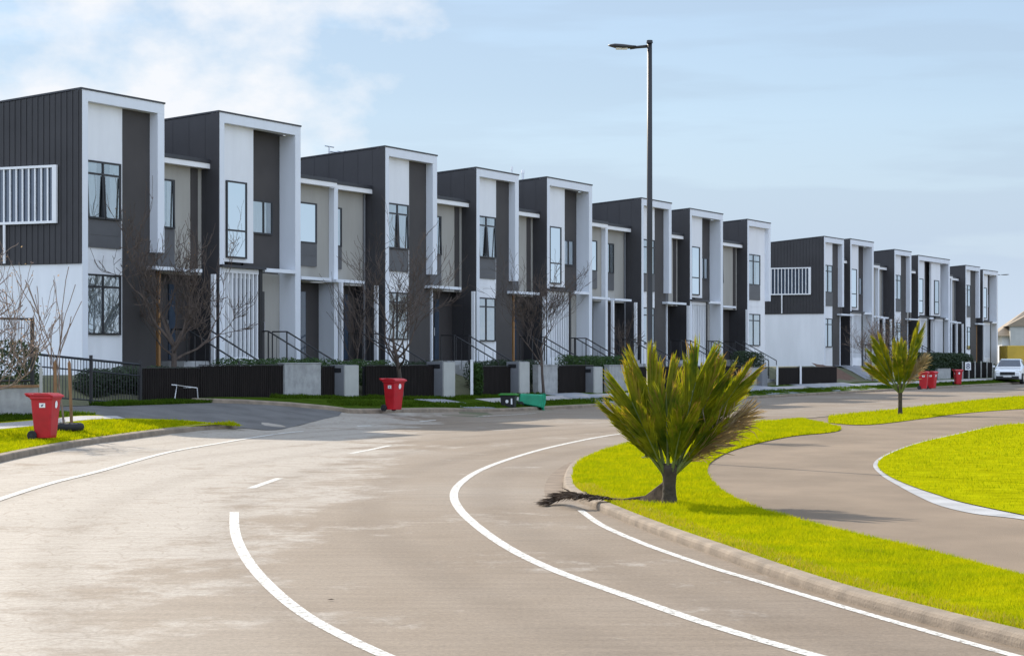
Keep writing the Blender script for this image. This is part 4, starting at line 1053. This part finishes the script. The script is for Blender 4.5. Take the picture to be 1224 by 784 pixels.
# dead frond lying from the trunk over the kerb
def dead_frond():
    rng = random.Random(4); a = at(792, 602, KI)
    t = empty('fallen_frond', (a.x, a.y, KI)); tag(t, 'dark dead palm frond drooping from the palm trunk across the kerb', 'dead frond')
    pt = lambda px, py, z: Vector((*(at(px, py, KI) - a), z))
    q = [Vector((.02, 0, .24)), pt(772, 600, .06), pt(745, 600, .03), pt(715, 600, .05), pt(690, 600, .07), Vector((*(at(674, 602) - a), .0)), Vector((*(at(656, 605) - a), -.075))]
    r = MB(); r.tube(q, [.03, .022, .014, .013, .012, .008, .004], 6); r.build('rib', M['debris'], t)
    l = MB(); m_ = len(q) - 1
    for i in range(620):
        f = .40 + .60 * rng.random(); k = f * m_; j = min(m_ - 1, int(k)); p = q[j].lerp(q[j + 1], k - j)
        up = math.sin(math.pi * min(1, (f - .36) * 1.45))
        d = Vector((-rng.uniform(.25, 1), rng.gauss(0, .55), rng.uniform(-.35, .26) * up)).normalized() * rng.uniform(.08, .26)
        e = p + d; e.z = max(e.z, .004 if e.x > (at(684, 598, KI) - a).x else -.082)
        mdl = p.lerp(e, .5) + Vector((0, 0, .02)); n_ = Vector((rng.gauss(0, 1), rng.gauss(0, 1), rng.gauss(0, 1))).normalized() * rng.uniform(.006, .013)
        l.add([p - n_ * .4, p + n_ * .4, mdl + n_, e, mdl - n_], [(0, 1, 2, 4), (4, 2, 3)])
    l.build('leaflets', M['debris'], t)
    sh = MB(); n = 12; L0 = (at(762, 600, KI) - a)
    for i in range(n + 1):                                # the broad sheath still clasping the trunk
        f = i / n; c = Vector((L0.x * f, L0.y * f, .03 * f)); hh = .25 * (1 - f) ** 1.3 + .012
        sh.v += [tuple(c + Vector((0, -.015 - .05 * (1 - f), 0))), tuple(c + Vector((0, .01, hh))), tuple(c + Vector((0, .03 + .03 * (1 - f), 0)))]
    for i in range(n):
        for k in range(3): sh.f.append((i * 3 + k, i * 3 + (k + 1) % 3, i * 3 + 3 + (k + 1) % 3, i * 3 + 3 + k))
    sh.build('leaf_sheath', M['debris'], t)
dead_frond()

# ------------------------------------------------------------------ bare trees
def bare_tree(p, z, hgt, spread, label, seed, m='bark', trunk_r=.06, fork=.28, buds=None, nbud=0, cat='tree', levels=4, upright=.45, budsize=.03, lean=(0, 0), name='bare_tree', first=4, kk=(3, 4, 4)):
    rng = random.Random(seed); t = empty(name, (p.x, p.y, z)); tag(t, label, cat)
    tr = MB(); br = MB(); ends = []
    def grow(mb, p0, d, ln, r, lvl):
        n = 6; pts = [p0.copy()]; rad = [r]; q = p0.copy(); dd = d.copy()
        for i in range(n):
            wob = .05 if (lvl == 0 or cat == 'sapling') else .17
            dd = (dd + Vector((rng.gauss(0, wob), rng.gauss(0, wob), rng.gauss(.035 if lvl else 0, wob * .7)))).normalized()
            q = q + dd * ln / n; pts.append(q.copy()); rad.append(max(rmin, r * (1 - .5 * (i + 1) / n)))
        mb.tube(pts, rad, 7 if lvl < 1 else (5 if lvl < 2 else 3), lvl < 3)
        if lvl >= levels: ends.append(q); return
        k = rng.choice(kk) if lvl else first + 1
        for c in range(k):
            f = rng.uniform(.25, 1) if lvl else rng.uniform(.5, 1.0)
            i = min(n - 1, int(f * n)); s = pts[i].lerp(pts[i + 1], f * n - i)
            az = rng.uniform(0, 2 * math.pi) if lvl else (c + rng.uniform(-.3, .3)) * 2 * math.pi / k
            side = Vector((math.cos(az), math.sin(az), 0))
            nd = (dd * (.9 if lvl else .5) + side * spread * rng.uniform(.8, 1.5) + Vector((0, 0, upright * rng.uniform(.0, .7)))).normalized()
            grow(br, s, nd, ln * rng.uniform(.6, .95) * (.8 if lvl > 1 else 1), max(rmin, rad[i] * rng.uniform(.45, .65)), lvl + 1)
        grow(br, q, (dd + Vector((rng.gauss(0, .25), rng.gauss(0, .25), .15))).normalized(), ln * .75, max(rmin, rad[-1] * .9), lvl + 1)
    rmin = .010 if cat == 'sapling' else .0060
    grow(tr, Vector((0, 0, -.1)), Vector((lean[0], lean[1], 1)).normalized(), hgt * fork + .1, trunk_r, 0)
    # scale the crown so that the tree has its measured height
    top = max(v[2] for v in br.v); k = (hgt - hgt * fork) / (top - hgt * fork)
    def fz(v): return v if v[2] < hgt * fork else (v[0], v[1], hgt * fork + (v[2] - hgt * fork) * k)
    br.v = [fz(v) for v in br.v]; ends = [Vector(fz(e)) for e in ends]
    tr.build('trunk', M[m], t, True); c = br.build('crown', M[m], t)
    if buds:
        l = MB()
        for i in range(nbud):
            e = rng.choice(ends) + Vector((rng.gauss(0, .07), rng.gauss(0, .07), rng.gauss(0, .07)))
            a = Vector((rng.gauss(0, 1), rng.gauss(0, 1), rng.gauss(0, 1))).normalized(); b = a.orthogonal().normalized(); s = budsize * rng.uniform(.5, 1.2)
            l.add([e - a * s, e + b * s * .6, e + a * s, e - b * s * .6], [(0, 1, 2, 3)])
        l.build('buds' if buds == 'bud' else 'leaves', M[buds], c)
    return t
def rowpt(px, e): return row(row_s(px, e), e)
q = rowpt(207, 1.3); bare_tree(q, gz(q), 6.1, .85, 'biggest bare tree with dense brown twigs, between the first two townhouses', 21, trunk_r=.12, fork=.2, buds='dry_leaf', nbud=60, levels=5, first=5, kk=(2, 3, 3))
q = rowpt(480, 3.0); bare_tree(q, gz(q) + K, 6.7, .62, 'bare dark tree with a mossy trunk behind the shaded red bin', 33, 'bark', .10, .27, levels=5, first=4, kk=(2, 2, 3))
q = rowpt(650, 3.3); bare_tree(q, gz(q) + K, 5.7, .45, 'slender bare tree with a dark red trunk beside the tipped green bin', 44, trunk_r=.065, fork=.32, levels=5, buds='dry_leaf', nbud=25, first=3, kk=(2, 3, 3))
q = rowpt(425, 1.2); bare_tree(q, gz(q), 4.2, .5, 'thin bare tree before the dark recess left of the third townhouse', 45, trunk_r=.045, fork=.3, levels=3)
q = rowpt(748, 1.2); bare_tree(q, gz(q), 3.2, .45, 'small bare tree before the dark recess left of the lamp pole', 46, trunk_r=.035, fork=.3, levels=3)
q = rowpt(1066, 3.2); bare_tree(q, gz(q) + K, 4.6, .5, 'twiggy brown tree with dry leaves behind the small palm', 47, 'bark', .07, .3, 'dry_leaf', 500, budsize=.05)
q = rowpt(1043, 2.6); bare_tree(q, gz(q) + K, 4.2, .55, 'greyish bare tree left of the small palm', 48, 'bark_pale', .06, .3, levels=4)
q = at(-34, 505, K); bare_tree(q, K + h(q.x, q.y), 4.6, .75, 'budding tree reaching in over the left edge with pinkish twigs', 52, 'bark_pale', .08, .22, 'bud', 700, budsize=.028, lean=(.12, 0), upright=.4)
# staked sapling in a rubber ring
sp0 = at(77, 514, K); zs0 = K + h(sp0.x, sp0.y)
bare_tree(sp0, zs0, 3.6, .34, 'thin bare sapling tied between timber stakes on the near verge', 61, 'bark_pale', .028, .42, levels=2, upright=1.2, cat='sapling', name='sapling', first=2)
def stake(px, py, hgt, label, m='stake', lean=0.0):
    p = at(px, py, K); z = K + h(p.x, p.y); b = MB()
    b.hexa([(-.03, -.03, -.1), (.03, -.03, -.1), (.03, .03, -.1), (-.03, .03, -.1), (-.03 + lean, -.03, hgt), (.03 + lean, -.03, hgt), (.03 + lean, .03, hgt), (-.03 + lean, .03, hgt)])
    b.hexa([(-.026 + lean, -.026, hgt + .001), (.026 + lean, -.026, hgt + .001), (.026 + lean, .026, hgt + .001), (-.026 + lean, .026, hgt + .001)] + [(lean + x, y, hgt + .05) for x, y in ((-.008, -.008), (.008, -.008), (.008, .008), (-.008, .008))])
    o = b.build('tree_stake', M[m]); o.location = (p.x, p.y, z); tag(o, label, 'stake', 'stakes round the sapling')
stake(66, 513, 1.48, 'left timber stake beside the sapling, just behind the near red bin')
stake(86, 513, 1.48, 'right timber stake beside the sapling', lean=-.06)
stake(49, 500, 1.15, 'thin pale stake left of the sapling above the near red bin', 'letter_pale')
def ring():
    p = at(82, 515, K); z = K + h(p.x, p.y); b = MB(); n = 28; k = 8
    for i in range(n):
        a = 2 * math.pi * i / n
        for j in range(k):
            an = 2 * math.pi * j / k; r = .27 + .075 * math.cos(an); b.v.append((r * math.cos(a), r * math.sin(a), .09 + .09 * math.sin(an)))
    for i in range(n):
        for j in range(k): b.f.append((i * k + j, ((i + 1) % n) * k + j, ((i + 1) % n) * k + (j + 1) % k, i * k + (j + 1) % k))
    o = b.build('rubber_tree_ring', M['wheel'], None, True); o.location = (p.x, p.y, z); tag(o, 'dark rubber ring lying round the foot of the sapling', 'tree ring')
ring()

# ------------------------------------------------------------------ far right: car, truck, house, little things
def car(p, rz, label):
    t = empty('parked_car', (p.x, p.y, h(p.x, p.y)), rz); t.scale = (1.12,) * 3; tag(t, label, 'car')
    # x forward; sections: x, half width low, z low, z belt, half width belt, z roof, half width roof
    S = [(2.18, .62, .42, .72, .70, .74, .66), (2.05, .80, .30, .86, .82, .88, .76), (1.30, .88, .26, .98, .86, 1.02, .74), (.95, .89, .26, 1.02, .88, 1.06, .74),
         (.25, .89, .26, 1.04, .88, 1.52, .62), (-.3, .89, .26, 1.05, .88, 1.58, .62), (-1.4, .89, .26, 1.08, .87, 1.56, .60), (-2.0, .87, .30, 1.08, .84, 1.40, .56), (-2.2, .80, .40, .95, .80, 1.0, .6)]
    b = MB()
    for x, wl_, zl, zb_, wb, zr, wr_ in S:
        b.v += [(x, -wl_, zl), (x, -wb * 1.01, (zl + zb_) / 2), (x, -wb, zb_), (x, -wr_, zr), (x, wr_, zr), (x, wb, zb_), (x, wb * 1.01, (zl + zb_) / 2), (x, wl_, zl)]
    for i in range(len(S) - 1):
        for k in range(8): b.f.append((i * 8 + k, i * 8 + (k + 1) % 8, i * 8 + 8 + (k + 1) % 8, i * 8 + 8 + k))
    b.f.append(tuple(range(8))); b.f.append(tuple(range(8 * len(S) - 1, 8 * len(S) - 9, -1)))
    b.build('body', M['car'], t, bevel=.03)
    def quad(name, pts, m, par=t): q_ = MB(); q_.add(pts, [(0, 1, 2, 3)]); return q_.build(name, M[m], par)
    quad('windscreen', [(.93, -.72, 1.095), (.93, .72, 1.095), (.29, .60, 1.515), (.29, -.60, 1.515)], 'tint')
    for s in (-1, 1):
        for xa, xb in ((.20, -.55), (-.62, -1.4)):
            quad('side_window', [(xa, s * .875, 1.09), (xb, s * .875, 1.10), (xb, s * .655, 1.50), (xa - .05, s * .665, 1.48)], 'tint')
        for x in (1.38, -1.35):
            w = MB(); w.tube([(x, s * .70, .34), (x, s * .915, .34)], .34, 20); wh = w.build('wheel', M['wheel'], t)
            w = MB(); w.tube([(x, s * .914, .34), (x, s * .925, .34)], .21, 14); w.build('rim', M['chrome'], wh)
        hl = MB(); hl.box(1.98, 2.13, min(s * .48, s * .80), max(s * .48, s * .80), .68, .84); hl.build('headlight', M['lamp_lens'], t, bevel=.02)
        mr = MB(); mr.box(.55, .70, min(s * .90, s * 1.08), max(s * .90, s * 1.08), 1.02, 1.16); mr.build('mirror', M['car'], t, bevel=.03)
    g = MB(); g.box(2.05, 2.20, -.46, .46, .56, .76); g.build('grille', M['crate'], t)
    g = MB(); g.box(2.0, 2.21, -.70, .70, .30, .50); g.build('bumper', M['crate'], t, bevel=.03)
    g = MB(); g.box(2.205, 2.222, -.26, .26, .44, .55); g.build('number_plate', M['sticker'], t)
cp = at(1208, 458.5, 0); 
car(cp, math.atan2(-RU.y, -RU.x) + R(6), 'white car parked facing the viewer at the far right edge')
c2 = at(1236, 457.0, 0)
def truck():
    p = Vector(((1222 - 612) / 2600 * 172, 172)); t = empty('yellow_truck', (p.x, p.y, .1), R(4)); tag(t, 'yellow box bodied truck behind the white car', 'truck')
    b = MB(); b.box(-1.55, .35, -1.1, 1.1, .75, 2.72); b.build('box_body', M['yellow'], t, bevel=.04)
    b = MB(); b.box(.42, 2.4, -1.1, 1.1, .75, 2.72); b.build('rear_box', M['yellow'], t, bevel=.04)
    b = MB(); b.box(-1.5, 2.4, -.9, .9, .5, .74); b.build('chassis', M['crate'], t)
    for x in (-1.0, 1.4):
        for s in (-1, 1): b = MB(); b.tube([(x, s * .85, .42), (x, s * 1.12, .42)], .45, 16); b.build('wheel', M['wheel'], t)
truck()
def far_house():
    p = Vector(((1262 - 612) / 2600 * 235, 235)); t = empty('distant_house', (p.x, p.y, 0), R(-8)); tag(t, 'distant white house with a broad tan roof at the right edge', 'house')
    w = MB(); w.box(-6, 8, -4, 4, -.2, 4.3); w.build('wall', M['white'], t)
    r_ = MB(); r_.add([(-7, -5, 4.2), (9, -5, 4.2), (9, 5, 4.2), (-7, 5, 4.2), (-3, 0, 7.2), (5, 0, 7.2)], [(0, 1, 5, 4), (1, 2, 5), (2, 3, 4, 5), (3, 0, 4), (3, 2, 1, 0)]); rr = r_.build('roof', M['tan'], t)
    for x in (-1.8, -.2): c = MB(); c.box(x, x + .4, -.3, .3, 6.6, 7.9); c.build('chimney', M['spandrel'], rr)
    pr = MB(); pr.add([(-5.8, -6, 5.2), (-.7, -6, 5.2), (-3.2, -6, 6.6), (-5.8, -2, 5.2), (-.7, -2, 5.2), (-3.2, -2, 6.6)], [(0, 1, 2), (0, 2, 5, 3), (1, 4, 5, 2), (3, 5, 4), (0, 3, 4, 1)]); pr.build('porch_gable', M['tan'], t)
    c = MB(); c.box(-5.3, -1.2, -5.8, -4.1, 0, 5.3); c.build('porch_wall', M['letter_pale'], t)
    for x in (-5, -3.4, -1.8, 1, 3): c = MB(); c.box(x, x + .9, -4.05, -4.002, 1.2, 3.0); f = c.build('window', M['spandrel'], t)
far_house()
# low post and rail fence with a number plate
def far_fence():
    e = 3.0; s0, s1 = row_s(1150, e), row_s(1186, e); p = row(s0, e); t = empty('post_fence', (p.x, p.y, gz(p)), R(90) - RA); tag(t, 'low dark fence with pale posts left of the white car', 'fence')
    ln = s1 - s0; b = MB()
    for i in range(int(ln / .16)): b.box(i * .16, i * .16 + .09, 0, .03, .1, 1.2)
    b.box(0, ln, .031, .07, .3, .38); b.box(0, ln, .031, .07, 1.0, 1.08); b.build('palings', M['fence'], t)
    for k in range(6): x = ln * k / 5; b = MB(); b.box(x - .06, x + .06, -.07, -.002, -.1, 1.3); b.build('post', M['letter_pale'], t)
far_fence()
def number_sign():
    p = rowpt(1157, 3.4); z = gz(p); t = empty('number_sign', (p.x, p.y, z), 0); tag(t, 'small white house number sign by the low dark fence', 'sign')
    b = MB(); b.box(-.2, .2, -.02, .02, .75, 1.3); b.build('plate', M['sticker'], t)
    b = MB(); b.tube([(0, .05, -.1), (0, .05, 1.5)], .04, 6); b.build('post', M['black'], t)
    cu = bpy.data.curves.new('numeral', 'FONT'); cu.body = '8'; cu.size = .55; cu.align_x = 'CENTER'; cu.extrude = .004
    o = bpy.data.objects.new('numeral_source', cu); col.objects.link(o); bpy.context.view_layer.update(); me = bpy.data.meshes.new_from_object(o.evaluated_get(bpy.context.evaluated_depsgraph_get())); bpy.data.objects.remove(o); me.materials.clear(); me.materials.append(M['ink'])
    o = bpy.data.objects.new('numeral', me); col.objects.link(o); o.parent = t; o.location = (0, -.03, .83); o.rotation_euler = (R(90), 0, 0)
number_sign()
# mulched garden bank before the far block
bk = MB(); s0 = row_s(1004, 2.2); 
for i in range(9):
    for j in range(6):
        s = s0 + 5.0 * i / 8; e = .5 + 2.0 * j / 5; q = row(s, e); bk.v.append((q.x, q.y, h(q.x, q.y) + .06 + .25 * (1 - i / 8) * (1 - j / 5) + .04 * noise.noise(Vector((i * .9, j * .9, 0)))))
for i in range(8):
    for j in range(5): a = i * 6 + j; bk.f.append((a, a + 1, a + 7, a + 6))
tag(bk.build('garden_bed', M['mulch'], None, True), kind='structure')
sheet('driveway', [row(row_s(1003, 1.5) + 4.6, 2.72), row(row_s(1003, 1.5) + 9.5, 2.72), row(row_s(1003, 1.5) + 9.5, -.4), row(row_s(1003, 1.5) + 4.6, -.4)], .05, M['drive'], .7)
# one dead leaf on the road
p = at(395, 718); lf = MB(); lf.add([(-.03, 0, .004), (0, -.015, .010), (.035, .0, .005), (.006, .02, .012)], [(0, 1, 2, 3)])
o = lf.build('fallen_leaf', M['debris']); o.location = (p.x, p.y, .005); tag(o, 'single dark dead leaf on the near road surface', 'leaf')
